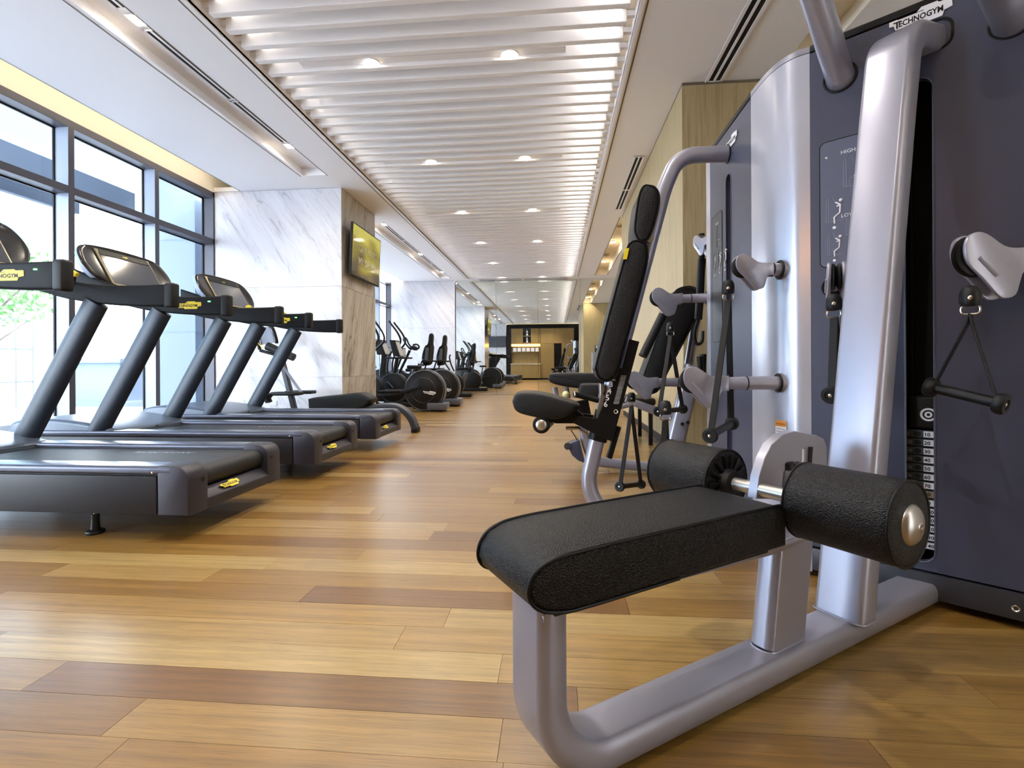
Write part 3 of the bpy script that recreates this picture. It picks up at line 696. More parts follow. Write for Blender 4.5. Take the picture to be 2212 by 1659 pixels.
# inside of the slot: guide rod, selector head, weight plates with numbers
M3=Matrix((PA_U,-PA_N,Vector((0,0,1)))).transposed().to_4x4(); M3.translation=PA_C
G().cyl(RA(-.03,-.10,.17),RA(-.03,-.10,2.0),.008,n=10).out('guide_rod',RUB,gym)
G().box(-.040,.055,.045,.10,.615,.735,.014,3,M=M3).out('selector_head',RUB,gym)
for r0,r1,m in ((.0,.0235,WHT),(.0,.0165,BLK),(.0,.011,WHT),(0,.005,BLK)):
    dz={.0235:0,.0165:.0006,.011:.0012,.005:.0018}[r1]
    G().lathe(RA(.02,-.0445+dz,.668),PA_N,[(0,.0001),(0,r1),(.001,r1)],24).out('target_ring',m,gym)
PLT=mat('weight_plate_grey','39424a',.45,metal=.2,var=(9,.06))
def plates():
    n=PA_N;u=PA_U;R=RA
    for k in range(14):
        z=.597-.0305*k
        pl=G().prism([R(-.052,-.10,z-.0138),R(.062,-.10,z-.0138),R(.062,-.10,z+.0138),R(-.052,-.10,z+.0138)],n*.055,.002,1).out('weight_plate',PLT,gym)
        G().prism([R(.006,-.0455,z-.011),R(.036,-.0455,z-.011),R(.036,-.0455,z+.011),R(.006,-.0455,z+.011)],n*.0012,.0004,1).out('number_label',WHT if k!=7 else STE,pl,0)
        G().lathe(R(-.010,-.0448,z),n,[(-.004,.0065),(.0006,.0065),(.0006,.0085),(.0,.0095)],16).out('pin_hole',VOID,pl)
        text(str(10*(k+1)),.0175,R(.0075,-.0440,z-.0063),u,(0,0,1),BLK,'numeral',pl,.0002,.0004)
        text(str(5*(k+1)),.0135,R(-.040,-.0442,z-.005),u,(0,0,1),GRY,'numeral',pl,.0002,.0002)
    # selector pin at 90
    G().cyl(R(0,-.05,.597-.0305*7.55),R(0,-.02,.597-.0305*7.55),.007,n=12).out('selector_pin',YEL,gym)
plates()
M4=Matrix((PB_U,-PB_N,Vector((0,0,1)))).transposed().to_4x4(); M4.translation=PB_C
G().box(-.04,.045,.05,.10,.2,.62,.004,1,M=M4).out('weight_plate',RUB,gym)
G().cyl(RB(.01,-.03,.26),RB(.01,-.03,.36),.008,n=10).out('selector_pin',YEL,gym)
# name badges
badge(RA(.006,.002,2.070),PA_U,(0,0,1),.172,.062,WHT,BLK,gym,t=.003)
badge(RB(.06,.002,2.005),PB_U,(0,0,1),.15,.058,WHT,BLK,gym,t=.003)
# exercise placards
def placard(R,u,n,u0,u1,z0,z1,head1,head2,full=True):
    P=rrect(u1-u0,z1-z0,.022,5); cu=(u0+u1)/2; cz=(z0+z1)/2
    pl=G().prism([R(cu+a,.0008,cz+b) for a,b in P],n*.0016).out('placard',DRK2 if not full else PLAC,gym,0)
    G().sweep([R(cu+a,.001,cz+b) for a,b in P],circ(.0024,6),None,False,True).out('placard_rim',BLK,pl)
    Z=(0,0,1); z=.003
    if head1: text(head1,.020,R(u0+.070,z,z1-.062),u,Z,WHT,'lettering',pl,.0003)
    if head2: text(head2,.020,R(u0+.070,z,z0+.185),u,Z,WHT,'lettering',pl,.0003)
    if full: G().sweep([R(u0+.012+a,z,z1-.072+b) for a,b in [(0,0),(.03,0),(.03,.024),(0,.024)]],circ(.0005,4),None,False,True).out('symbol_frame',GRY,pl,0); G().ball(R(u0+.024,z,z1-.062),.006,(1.2,.2,.8)).out('cloud_symbol',WHT,pl)
    def line(pts,w,m=WHT,nm='pictogram'):
        return G().sweep([R(a,z,b) for a,b in pts],circ(w,5),None,True)
    def figure(x,zz,s,kind):
        g=G()
        def L(pts,w): g.sweep([R(x+a*s,z,zz+b*s) for a,b in pts],circ(w*s,6),None,True)
        L([(-.3,0),(-.3,1),(-.22,1.05),(-.22,0),(-.3,0)],.012)
        L([(-.26,1.0),(-.1,1.25),(.02,.9)],.01); L([(-.3,0),(.35,0)],.01); L([(-.1,.0),(-.1,.3),(.25,.3)],.012)
        g.out('machine_outline',GRY,pl,0); g=G()
        if kind==1:
            for pts in ([(.02,-.1),(.0,.18),(.22,.36),(.24,.75)],[(.24,.72),(.05,.86)],[(.24,.72),(.1,.66)]):
                g.sweep([R(x+a*s,z+.0006,zz+b*s) for a,b in pts],circ(.034*s,6),None,True)
            g.ball(R(x+.26*s,z,zz+.92*s),.075*s)
            g.out('figure_outline',WHT,pl,0)
            G().lathe(R(x,z,zz-.28*s),n,[(0,.0001),(0,.07*s),(.0004,.07*s)],14).out('number_dot',WHT,pl)
        elif kind==2:
            g.sweep([R(x+.02*s,z,zz+.35*s),R(x+.32*s,z,zz+.4*s)],circ(.03*s,6),None,True); g.ball(R(x+.1*s,z,zz+.38*s),.05*s); g.out('figure_outline',WHT,pl,0)
    w=u1-u0
    ff=[(u0+.11,z1-.19,.10,2),(u0+.048,z1-.315,.085,1),(u0+.135,z1-.315,.085,1),(u0+.22,z1-.315,.085,1)]
    if full: ff+=[(u0+.11,z0+.115,.075,2),(u0+.048,z0+.045,.075,1),(u0+.135,z0+.045,.075,1),(u0+.22,z0+.045,.075,1)]
    for a in ff: figure(*a)
PLAC=mat('placard_grey','565c72',.4,var=(6,.04))
placard(RA,PA_U,PA_N,-.302,-.072,1.228,1.718,'HIGH PULLEY','LOW PULLEY')
placard(RB,PB_U,PB_N,-.272,-.10,.98,1.70,'PRESS','',False)
# warning sticker on the curved silver corner
sp=Vector((.938,2.163,0)); sn=Vector((-.93,-.37,0)).normalized(); su=Vector((.37,-.93,0)).normalized()
def ST(a,w,z): return sp+su*a+sn*w+Vector((0,0,z))
sk=G().prism([ST(-.027,-.002,.40),ST(.027,-.002,.40),ST(.027,-.002,.615),ST(-.027,-.002,.615)],sn*.0035).out('warning_sticker',WHT,gym,0)
G().prism([ST(-.027,.0015,.59),ST(.027,.0015,.59),ST(.027,.0015,.615),ST(-.027,.0015,.615)],sn*.0005).out('sticker_header',ORN,sk,0)
text('WARNING',.011,ST(-.024,.0022,.597),su,(0,0,1),BLK,'lettering',sk,.0001)
for i in range(16):
    z=.578-i*.0105; 
    if i in (3,8,12): continue
    G().prism([ST(-.023,.0016,z),ST(.023-.008*(i%3),.0016,z),ST(.023-.008*(i%3),.0016,z+.0032),ST(-.023,.0016,z+.0032)],sn*.0002).out('text_line',GRY,sk,0)

# ---- low beam and front upright, one bent flat tube
SEC=erect(.120,.070,.018,.031,6)
NC=-.841
beam=G().sweep(fillet([W(.526,NC,.392),W(.526,NC,.050),W(2.16,NC,.050)],.15,14),SEC,MN).out('base_beam',SIL,gym,50)
# seat rail from upright under the seat to the mast
G().sweep(fillet([W(.50,NC,.372),W(.62,NC,.386),W(1.20,NC,.372),W(1.72,NC,.392)],[.08,.4],8),rrect(.112,.030,.013,5),MN).out('seat_rail',SIL,gym,50)
G().sweep([W(1.305,-.842,.080),W(1.352,-.842,.375)],erect(.066,.168,.026,.020,6),MN).out('seat_post',SIL,gym,50)
G().sweep([W(1.305,-.842,.0855)+MN*(a)+ME*(b) for a,b in rrect(.066,.17,.028,6)],circ(.0035,6),None,False,True).out('weld_bead',SIL,gym)
# tall flat mast bending back into the tower
mast=fillet([W(1.628,-.836,.075),W(1.905,-.836,1.68),W(1.952,-.834,1.945),W(2.18,-.828,1.985)],[.6,.11],14)
G().sweep(mast,erect(.146,.088,.018,.030,6),MN).out('mast',SIL,gym,50)
G().sweep([W(1.628,-.836,.0855)+MN*a+ME*b for a,b in rrect(.148,.092,.022,6)],circ(.003,6),None,False,True).out('weld_bead',SIL,gym)
G().sweep([RA(.012+a,.001,1.984+b) for a,b in rrect(.16,.10,.035,6)],circ(.0045,6),None,False,True).out('mast_collar',BLK,gym)
# round pulley arms leaving the panel near the top
for (e,f,nm) in ((Vector((1.10,2.015,1.955)),Vector((0.858,1.780,2.225)),1),(Vector((1.462,1.722,1.945)),Vector((1.170,1.470,1.989)),2)):
    d=(f-e).normalized()
    G().lathe(e-d*.03,d,[(0,.02),(.0,.036),(.012,.044),(.03,.0465),((f-e).length,.0465)],28).out('pulley_arm',SIL,gym,50)
    G().ring(e+PA_N*.003,PA_N,.054,.005).out('arm_collar',BLK,gym)
# ---- bench cushion
prof=[(1.165,.408),(.80,.407),(.60,.406),(.560,.406),(.520,.406),(.476,.414),(.452,.430),(.444,.452),(.450,.476),(.470,.496),(.505,.507),(.54,.510),(.58,.5115),(.64,.512),(.9,.512),(1.12,.511),(1.15,.505),(1.165,.490)]
n0,n1=-.967,-.727
def pinch(s,n):
    k=max(0,(.60-s)/.16); return (n0+n1)/2+(n-(n0+n1)/2)*(1-.12*k**2.2)
def pinch_v(v):
    s_=v.dot(ME); n_=v.dot(MN); return v+MN*(pinch(s_,n_)-n_)
g_=G().prism([W(s,n0,z) for s,z in prof],MN*(n1-n0),.009,3)
for v in g_.bm.verts: v.co=pinch_v(v.co)
seat=g_.out('bench_pad',LEA,gym,50)
for nn in (n0+.003,n1-.003):
    G().sweep([pinch_v(W(v.x,nn,v.y)) for v in smooth_path([(a,b,0) for a,b in prof[1:]],4)],circ(.0036,8)).out('piping',LEAf,seat)
G().sweep([pinch_v(W(.476,n0+.004,.412)),pinch_v(W(.470,n1-.03,.414)),pinch_v(W(.476,n1-.004,.412))],circ(.0036,8)).out('piping',LEAf,seat)
G().box(.50,1.12,-.95,-.745,.395,.408,.002,1,M=Matrix((ME,MN,Vector((0,0,1)))).transposed().to_4x4()).out('seat_board',BLK,gym)
# ---- thigh rollers on their axle
def roller(c,ax,r,L,cap_out,parent,leather=LEA,name='foam_roller'):
    ax=Vector(ax).normalized(); c=Vector(c)
    g=G().lathe(c,ax,[(0,r*.25),(0,r*.72),(.002,r*.86),(.004,r*.955),(.008,r*.99),(.02,r),(L-.02,r),(L-.008,r*.99),(L-.004,r*.955),(L-.002,r*.86),(L,r*.72),(L,r*.25)],48)
    o=g.out(name,leather,parent,50)
    for d in (.005,L-.005): G().ring(c+ax*d,ax,r*.985,r*.032,40,8).out('piping',LEAf,o)
    if cap_out:
        G().lathe(c+ax*(L-.002),ax,[(0,r*.47),(.004,r*.47),(.012,r*.38),(.018,r*.2),(.0195,r*.12),(.012,r*.11),(.012,.001)],32).out('end_cap',STE,o,50)
        G().lathe(c+ax*(L+.0175),ax,[(-.004,.0001),(-.004,r*.06),(.001,r*.06),(.001,r*.10),(0,r*.12)],12).out('end_screw',CHR,o,50)
    return o
S0,Z0=1.272,.502
rr=roller(W(S0,-.752,Z0),MN,.0955,.236,True,gym)
G().sweep([W(S0-.093*math.cos(a)*1.0,-.752+.02,Z0+.0955*math.sin(a)) for a in (0,)]+[W(S0-.0958,-.53,Z0-.006)],circ(.001,5)).out('stitch_line',LEAf,rr)
lr=roller(W(S0,-.975,Z0),-MN,.0955,.236,True,gym)
# gathered leather on the inner end of the left roller
for k in range(14):
    a=2*PI*k/14; p0=W(S0+.040*math.cos(a),-.973,Z0+.040*math.sin(a)); p1=W(S0+.080*math.cos(a),-.9735,Z0+.080*math.sin(a))
    G().sweep([p0,(p0+p1)/2+MN*.003,p1],circ(.0065,6)).out('gather_fold',LEAf,lr)
G().lathe(W(S0,-.985,Z0),MN,[(0,.044),(.02,.042),(.032,.034),(.036,.02)],28).out('hub_cone',RUB,lr)
G().cyl(W(S0,-.97,Z0),W(S0,-.74,Z0),.0185,n=28).out('roller_axle',STE,gym)
# arched plate that carries the axle
op=[(1.248,-0.865,0.480),(1.261,-0.865,0.539),(1.286,-0.865,0.588),(1.317,-0.865,0.624),(1.367,-0.865,0.647),(1.425,-0.865,0.655),(1.538,-0.865,0.634),(1.577,-0.865,0.620),(1.592,-0.865,0.595),(1.596,-0.865,0.487),(1.507,-0.865,0.498),(1.508,-0.865,0.549),(1.438,-0.865,0.564),(1.397,-0.865,0.560),(1.372,-0.865,0.540),(1.366,-0.865,0.508),(1.365,-0.865,0.464)]
G().prism([W(*p) for p in op],MN*-.028,.0015,1).out('axle_bracket',SIL,gym,30)
bs=(1.515,-0.865,0.552)
G().cyl(W(1.47,-.88,.385),W(1.47,-.88,.60),.020,n=24).out('height_tube',SIL,gym)
G().lathe(W(1.40,-.872,.385),(0,0,1),[(0,.020),(.14,.020),(.15,.022),(.17,.022),(.175,.018)],20).out('stop_post',SIL,gym)
G().lathe(W(1.40,-.872,.545),(0,0,1),[(0,.023),(.018,.023),(.022,.018)],20).out('stop_buffer',RUB,gym)
G().prism([W(*p) for p in [(1.493,-0.862,0.603),(1.510,-0.862,0.602),(1.502,-0.862,0.540),(1.488,-0.862,0.542)]],MN*.002).out('bracket_slot',VOID,gym,0)

# ---- swivel pulley arms and cable handles
def pulley_arm(base,d,length,plate_n,parent,head=.105,collar_n=None,drop=1):
    """silver tube leaving base along d, ending in a teardrop head that hangs a little below"""
    base=Vector(base); d=Vector(d).normalized(); pn=Vector(plate_n).normalized(); Z=Vector((0,0,1)); r=.028
    tip=base+d*length
    G().lathe(base-d*.02,d,[(0,r*1.05),(length*.62,r*.98),(length,r*.9)],26).out('arm_tube',SIL,parent,50)
    G().ring(base+d*.004,collar_n or d,r*1.28,.005).out('arm_collar',BLK,parent)
    G().ring(base+d*(length*.55),d,r*.99,.0025).out('arm_joint',BLK,parent)
    h=head
    out=[(-.25,.27),(.15,.24),(.42,.30),(.72,.52),(.95,.60),(1.18,.50),(1.26,.22),(1.18,-.10),(.88,-.42),(.55,-.80),(.38,-.88),(.16,-.80),(.06,-.50),(-.02,-.30),(-.25,-.27)]
    P=[tip+d*(a*h*1.05)+Z*(b*h) for a,b in [(v.x,v.y) for v in smooth_path([(a,b,0) for a,b in out],3)]]
    th=.012
    hd=G().prism([p+pn*.016 for p in P],pn*th,.004,2).out('pulley_head',SIL,parent,40)
    G().prism([p-pn*(.016+th) for p in P],pn*th,.004,2).out('pulley_head',SIL,parent,40)
    wc=tip+d*(h*.93)+Z*(h*.10)
    G().lathe(wc-pn*.013,pn,[(0,h*.42),(.004,h*.47),(.010,h*.40),(.013,h*.30),(.016,h*.40),(.022,h*.47),(.026,h*.42)],28).out('pulley_wheel',RUB,parent,40)
    G().sweep([tip+d*(h*1.02)+Z*(h*.02)+pn*.0285, tip+d*(h*.62)-Z*(h*.38)+pn*.0285],circ(.006,8)).out('head_rib',SIL,hd,40)
    return tip+d*(h*.72)-Z*(h*.62)
def handle(top,ga,gb,label,drop=.045,strap_w=.026,group='strap handles hanging on the cable machine'):
    """rubber stopper + ring + webbing that splits to a round grip from ga to gb"""
    top=Vector(top); ga=Vector(ga); gb=Vector(gb); Z=Vector((0,0,1)); ax=(gb-ga).normalized()
    t=thing('cable_stirrup',label,'cable handle',top)
    G().lathe(top+Z*.025,-Z,[(0,.010),(.004,.019),(.02,.025),(.048,.026),(.058,.022),(.060,.010)],22).out('stopper',RUB,t,50)
    cn=(Vector((0,0,0))-Vector((top.x,top.y,0))).normalized()
    G().lathe(top-Z*.012+cn*.024,cn,[(0,.006),(.003,.006),(.004,.004)],12).out('stopper_screw',CHR,t)
    r0=top-Z*.045
    sd=Z.cross(cn)
    G().sweep([r0+sd*a+Z*b for a,b in rrect(.042,.026,.010,4)],circ(.0028,8),None,False,True).out('ring',CHR,t)
    st=r0-Z*.012
    for g_ in (ga,gb):
        bn=Vector((g_.x,g_.y,0)); e=g_+Z*.012
        G().sweep([st,st+(e-st)*.10+Vector((0,0,-.012)),e],rrect(.006,strap_w,.002,1),ax).out('strap',BLK,t,0)
    G().cyl(ga,gb,.0155,n=24).out('grip',RUB,t)
    for g_,s in ((ga,-1),(gb,1)):
        e=G().lathe(g_-ax*s*.006,ax*s,[(0,.016),(.002,.026),(.010,.030),(.022,.030),(.028,.026),(.028,.016),(.024,.014),(.024,.001)],28).out('end_disc',RUB,t,50)
        G().lathe(g_+ax*s*.0165,ax*s,[(0,.0001),(0,.006),(.004,.006),(.005,.004)],12).out('end_screw',CHR,e)
    return t
# station B arms (leave the curved corners towards the window side)
t1=pulley_arm((.938,2.16,1.245),(-1,-.05,.03),.062,(0,-1,0),gym,.098)
handle((0.730,2.170,1.182),(0.611,2.020,0.571),(0.771,2.260,0.590),'strap handle hanging in front of the dark side panel, from the upper right pulley')
pulley_arm((.934,2.17,.772),(-1,-.04,.0),.245,(0,-1,0),gym,.118)
handle((0.465,2.160,0.673),(0.422,2.100,0.280),(0.511,2.300,0.227),'strap handle hanging from lower pulley arm, its grip hidden behind the near roller')
pulley_arm((.935,3.15,1.262),(-1,-.03,-.02),.185,(0,-1,0),gym,.118)
handle((0.714,3.160,1.090),(0.607,2.980,0.576),(0.814,3.280,0.564),'strap handle with stubby black grip, behind the lower pulley arm head')
pulley_arm((.935,3.15,.742),(-1,-.04,.0),.335,(0,-1,0),gym,.118)
handle((0.473,3.160,0.654),(0.384,3.020,0.121),(0.561,3.360,0.056),'strap handle hanging lowest over the wood floor beside the bench')
pulley_arm((1.03,3.26,1.66),(-.3,1,.02),.10,(-1,-.3,0),gym,.10)
# station A arms
pulley_arm((1.078,2.03,1.150),(-.42,-.905,.02),.07,(-.905,.42,0),gym,.105,tuple(PA_N))
handle((0.979,1.840,1.073),(0.950,1.800,0.745),(1.075,1.925,.775),'strap handle half hidden behind the tall silver mast')
pulley_arm((1.60,1.66,1.165),(-1,-.12,-.01),.21,(.1,-1,0),gym,.135)
handle((1.217,1.570,1.053),(1.153,1.620,0.775),(1.230,1.500,0.739),'strap handle spread in a triangle at the far right of the picture',strap_w=.02)

# ---- station B: curved pole with head rest, back rest, adjustable seat
YB_=2.71
pl=[(0.913,2.710,1.973),(0.742,2.710,1.983),(0.650,2.710,1.962),(0.592,2.710,1.873),(0.557,2.710,1.738),(0.498,2.710,1.516),(0.423,2.710,1.195),(0.348,2.710,0.922),(0.293,2.710,0.697),(0.253,2.710,0.522),(0.222,2.710,0.422)]
pole=[Vector(p) for p in pl]
path=fillet([(.93,YB_,1.965),(.66,YB_,1.965),(.585,YB_,1.80),(.215,YB_,.42),(.165,YB_,.20),(.24,YB_,.052),(.93,YB_,.052)],[.14,.9,.5,.22,.16],9)
G().sweep(path,rrect(.078,.082,.036,7),(0,1,0)).out('curved_pole',SIL,gym,50)
G().ring((.912,YB_,1.965),(1,0,0),.046,.005).out('pole_collar',BLK,gym)
pd=(Vector((.585,0,1.80))-Vector((.215,0,.42))).normalized()
def side_pad(px,y0,y1,name,mats=LEA,bev=.018):
    P=smooth_path([Vector((p[0],y0,p[2])) for p in px],4)
    o=G().prism([(p.x,y0,p.z) for p in P[:-1]],(0,y1-y0,0),bev,3).out(name,mats,gym,50)
    G().sweep([(p.x,y0+.005,p.z) for p in P[:-1]],circ(.004,6),None,False,True).out('piping',LEAf,o)
    return o
hp=[(0.466,2.580,1.771),(0.508,2.580,1.760),(0.531,2.580,1.719),(0.528,2.580,1.648),(0.495,2.580,1.531),(0.470,2.580,1.489),(0.437,2.580,1.481),(0.412,2.580,1.522),(0.410,2.580,1.581),(0.429,2.580,1.711),(0.448,2.580,1.760),(0.466,2.580,1.771)]
side_pad(hp,2.58,2.84,'head_pad')
bp_=[(0.418,2.580,1.488),(0.456,2.580,1.475),(0.472,2.580,1.437),(0.459,2.580,1.319),(0.336,2.580,0.871),(0.308,2.580,0.795),(0.265,2.580,0.767),(0.228,2.580,0.781),(0.209,2.580,0.824),(0.219,2.580,0.895),(0.357,2.580,1.405),(0.386,2.580,1.477),(0.418,2.580,1.488)]
side_pad(bp_,2.58,2.84,'back_pad')
tg=[(0.359,2.575,1.448),(0.378,2.575,1.448),(0.366,2.575,1.391),(0.347,2.575,1.392)]
G().prism([(p[0],2.575,p[2]) for p in tg],(0,.012,0)).out('yellow_tag',YEL,gym,0)
G().cyl((.50,2.66,1.515),(.50,2.76,1.515),.02).out('pad_bracket',STE,gym)
# black adjustment plate with numbers
pp=[(0.386,2.630,0.985),(0.436,2.630,0.972),(0.295,2.630,0.450),(0.247,2.630,0.466),(0.192,2.630,0.495),(0.088,2.630,0.548),(0.120,2.630,0.585),(0.216,2.630,0.568),(0.265,2.630,0.678),(0.321,2.630,0.840),(0.347,2.630,0.832)]
ap=G().prism([(p[0],2.63,p[2]) for p in pp],(0,.012,0),.001,1).out('adjustment_plate',BLK,gym,0)
G().prism([(p[0]+.02,2.78,p[2]) for p in pp],(0,.012,0),.001,1).out('adjustment_plate',BLK,gym,0)
for k,o_ in enumerate([(0.301, 2.627, 0.801),(0.292, 2.627, 0.77),(0.279, 2.627, 0.736),(0.27, 2.627, 0.7),(0.26, 2.627, 0.666),(0.25, 2.627, 0.632)]):
    text(str(k+1),.042,Vector(o_),(1,0,0),(0,0,1),WHT,'numeral',ap,.0004,.0006)
for k in range(24):
    a=k/23; p=Vector((0.354, 2.63, 0.794)).lerp(Vector((0.315, 2.63, 0.649)),a); G().box(p.x-.014,p.x+.014,2.6285,2.63,p.z-.0008,p.z+.0008,M=None).out('scale_mark',WHT,ap,0)
bolt(Vector((0.313,2.630,0.607)),(0,-1,0),.012,ap)
G().cyl((0.098,2.600,0.699),(0.238,2.700,0.658),.0145,n=16).out('adjustment_bar',RUB,gym)
G().ring((0.098,2.600,0.699),(-1,-.1,0),.0145,.003).out('bar_ring',CHR,gym)
tr=[(p[0],2.66,p[2]) for p in [(0.235,2.660,0.754),(0.254,2.660,0.747),(0.263,2.660,0.720),(0.251,2.660,0.700),(0.263,2.660,0.680),(0.251,2.660,0.656),(0.261,2.660,0.631),(0.243,2.660,0.607),(0.251,2.660,0.577),(0.234,2.660,0.565),(0.214,2.660,0.570),(0.222,2.660,0.626),(0.237,2.660,0.700)]]
G().prism(tr,(0,.1,0),.003,1).out('toothed_rail',STE,gym,30)
# saddle
sa=[(-0.228,2.580,0.661),(-0.213,2.580,0.698),(-0.169,2.580,0.710),(-0.061,2.580,0.700),(0.106,2.580,0.652),(0.118,2.580,0.628),(0.089,2.580,0.602),(0.027,2.580,0.575),(-0.049,2.580,0.570),(-0.170,2.580,0.594),(-0.213,2.580,0.618)]
side=[(p[0],0,p[2]) for p in sa]
P=smooth_path([Vector(p) for p in side]+[Vector(side[0])],4)[:-1]
c=sum(P,Vector())/len(P)
rg=[]
for y,s in ((2.57,.80),(2.575,.93),(2.60,1.0),(2.71,1.03),(2.82,1.0),(2.845,.93),(2.85,.80)):
    rg.append([Vector((c.x+(p.x-c.x)*s,y,c.z+(p.z-c.z)*s)) for p in P])
G().loft(rg).out('saddle_pad',LEA,gym,60)
G().prism([(p[0],2.68,p[2]-.0) for p in [(-0.051,2.680,0.562),(0.098,2.680,0.624),(0.152,2.680,0.580),(0.152,2.680,0.538),(-0.002,2.680,0.537)]],(0,.06,0),.004,1).out('saddle_bracket',BLK,gym)
roller(Vector((-0.076,2.590,0.540)),(.10,1,0),.045,.26,False,gym,LEA)
G().lathe(Vector((-0.076,2.588,0.540)),(-.1,-1,0),[(0,.028),(.003,.028),(.008,.02),(.010,.006)],24).out('end_cap',STE,gym)
G().sweep([Vector(p) for p in [(0.054,2.720,0.507),(0.124,2.720,0.508),(0.169,2.720,0.475)]],circ(.010,10)).out('roller_axle',STE,gym)
# sleeve, clamp and guide below the plate
G().sweep([Vector((.262,YB_,.60)),Vector((.222,YB_,.445))],rrect(.095,.10,.04,6),(0,1,0)).out('pole_sleeve',BLK,gym,50)
G().sweep([Vector((.335,YB_,.52)),Vector((.285,YB_,.35))],rrect(.04,.03,.006,3),(0,1,0)).out('guide_rail',BLK,gym,30)
G().lathe((.30,2.71,.0),(0,0,1),[(0,.03),(.012,.03),(.02,.016)],20).out('foot',RUB,gym)
for s,n in ((.75,-.84),(1.9,-.84)): G().lathe(W(s,n,0),(0,0,1),[(0,.028),(.012,.028),(.018,.018)],20).out('foot',RUB,gym)

# ================================================================== TREADMILLS
SIDEM=mat('treadmill_side','1f1f26',.42,metal=.1,bump=('n',900,.06,.0004))
RAILM=mat('foam_rail','0f1014',.55,bump=('n',700,.12,.0004),spec=.2)
SHELL=mat('console_shell','979fb3',.3,metal=.2,var=(5,.03))
HOOD=mat('motor_hood','55606f',.32,metal=.2,var=(5,.03))
BEZ=mat('console_bezel','1f1e20',.22,var=(8,.1))
YO=2.262; TWD=.806
tm=thing('treadmill','dark grey treadmill nearest the camera, its motor end cut off by the picture edge','treadmill',(-2.9,YO+.4,0),'treadmills facing the windows')
def T(x,y,z): return Vector((x,YO+y,z))
XRr,XF=-1.780,-4.32
# side frames: lower panel, groove, top rail
for s,(ya,yb) in enumerate(((0,.135),(TWD-.135,TWD))):
    yo=ya if s==0 else yb; sg=1 if s==0 else -1
    G().box(XF+.25,XRr-.17,YO+min(yo,yo+sg*.05),YO+max(yo,yo+sg*.05),.128,.318,.006,2).out('side_panel',SIDEM,tm)
    G().box(XF+.25,XRr-.12,YO+min(yo+sg*.012,yo+sg*.10),YO+max(yo+sg*.012,yo+sg*.10),.15,.345).out('frame_core',BLK,tm,0)
    G().sweep([T(XF+.3,(ya+yb)/2,.344),T(XRr-.10,(ya+yb)/2,.344)],rrect(.042,.137,.016,5)[::1] if False else [(b,a) for a,b in rrect(.042,.137,.016,5)],(0,1,0)).out('side_rail',SLVT,tm,40)
    # rear end cap, an L shaped shell rounded at the top corner
    pr=fillet([T(XRr-.165,yo,.366),T(XRr-.002,yo,.366),T(XRr,yo,.125)],.07,8)+[T(XRr-.165,yo,.125)]
    G().prism(pr,(0,sg*.137,0),.008,3).out('rear_end_cap',CAPM,tm,40)
    G().lathe(T(XRr+.0005,yo+sg*.10,.285),(1,0,0),[(-.006,.0085),(.0006,.0085),(.0006,.0095),(0,.0105)],16).out('cap_hole',VOID,tm)
    G().lathe(T(XRr-.19,yo-sg*.0005,.335),(0,-sg,0),[(0,.005),(.001,.005),(.002,.003)],12).out('side_screw',CHR,tm)
G().prism(fillet([T(XRr-.16,.13,.125),T(XRr-.0,.13,.125),T(XRr-.0,.13,.178),T(XRr-.05,.13,.225),T(XRr-.16,.13,.23)],.008,2),(0,TWD-.26,0),.002,1).out('rear_bumper',CAPM,tm,30)
bN=Vector((.68,0,.733)).normalized(); bU=Vector((-.733,0,.68)).normalized()
badge(T(XRr-.022,.335,.2045)+bN*.004,(0,1,0),-bU if False else bU,.15,.046,YEL,BLK,tm,t=.0025)
# belt and rear roller
G().box(XF+.75,XRr-.085,YO+.137,YO+TWD-.137,.315,.336,.003,1).out('running_belt',BELT,tm,0)
G().cyl(T(XRr-.088,.14,.280),T(XRr-.088,TWD-.14,.280),.056,n=28).out('rear_roller',BELT,tm)
G().box(XF+.3,XRr-.14,YO+.11,YO+TWD-.11,.15,.30).out('deck',BLK,tm,0)
text('RUN NOW',.05,T(-2.55,.52,.3363),(1,0,0),(0,1,0),GRY,'lettering',tm,.0003,.001,sx=1.5)
# motor hood with sloping top
hp_=[(XF,.13),(XF-.0,.36),(XF+.06,.43),(XF+.28,.455),(XF+.62,.43),(XF+.92,.372),(XF+.95,.34),(XF+.95,.13)]
P=[(v.x,v.y) for v in smooth_path([(a,b,0) for a,b in hp_[1:-1]],4)]
G().prism([T(a,.02,b) for a,b in [hp_[0]]+P+[hp_[-1]]],(0,TWD-.04,0),.03,4).out('motor_hood',HOOD,tm,50)
G().sweep([T(-3.74,.05,.40),T(-3.46,.12,.362),T(-3.38,TWD/2,.352),T(-3.46,TWD-.12,.362),T(-3.74,TWD-.05,.40)],rrect(.012,.03,.004,2)).out('hood_trim',BLK,tm)
# feet
for x in (-2.364,-3.95):
    for y in (.09,TWD-.09):
        f=G().lathe(T(x,y,0),(0,0,1),[(0,.040),(.008,.043),(.016,.040),(.024,.022),(.06,.018),(.10,.018)],24).out('foot',RUB,tm)
        G().cyl(T(x,y,.10),T(x,y,.13),.010,n=12).out('foot_screw',CHR,f)
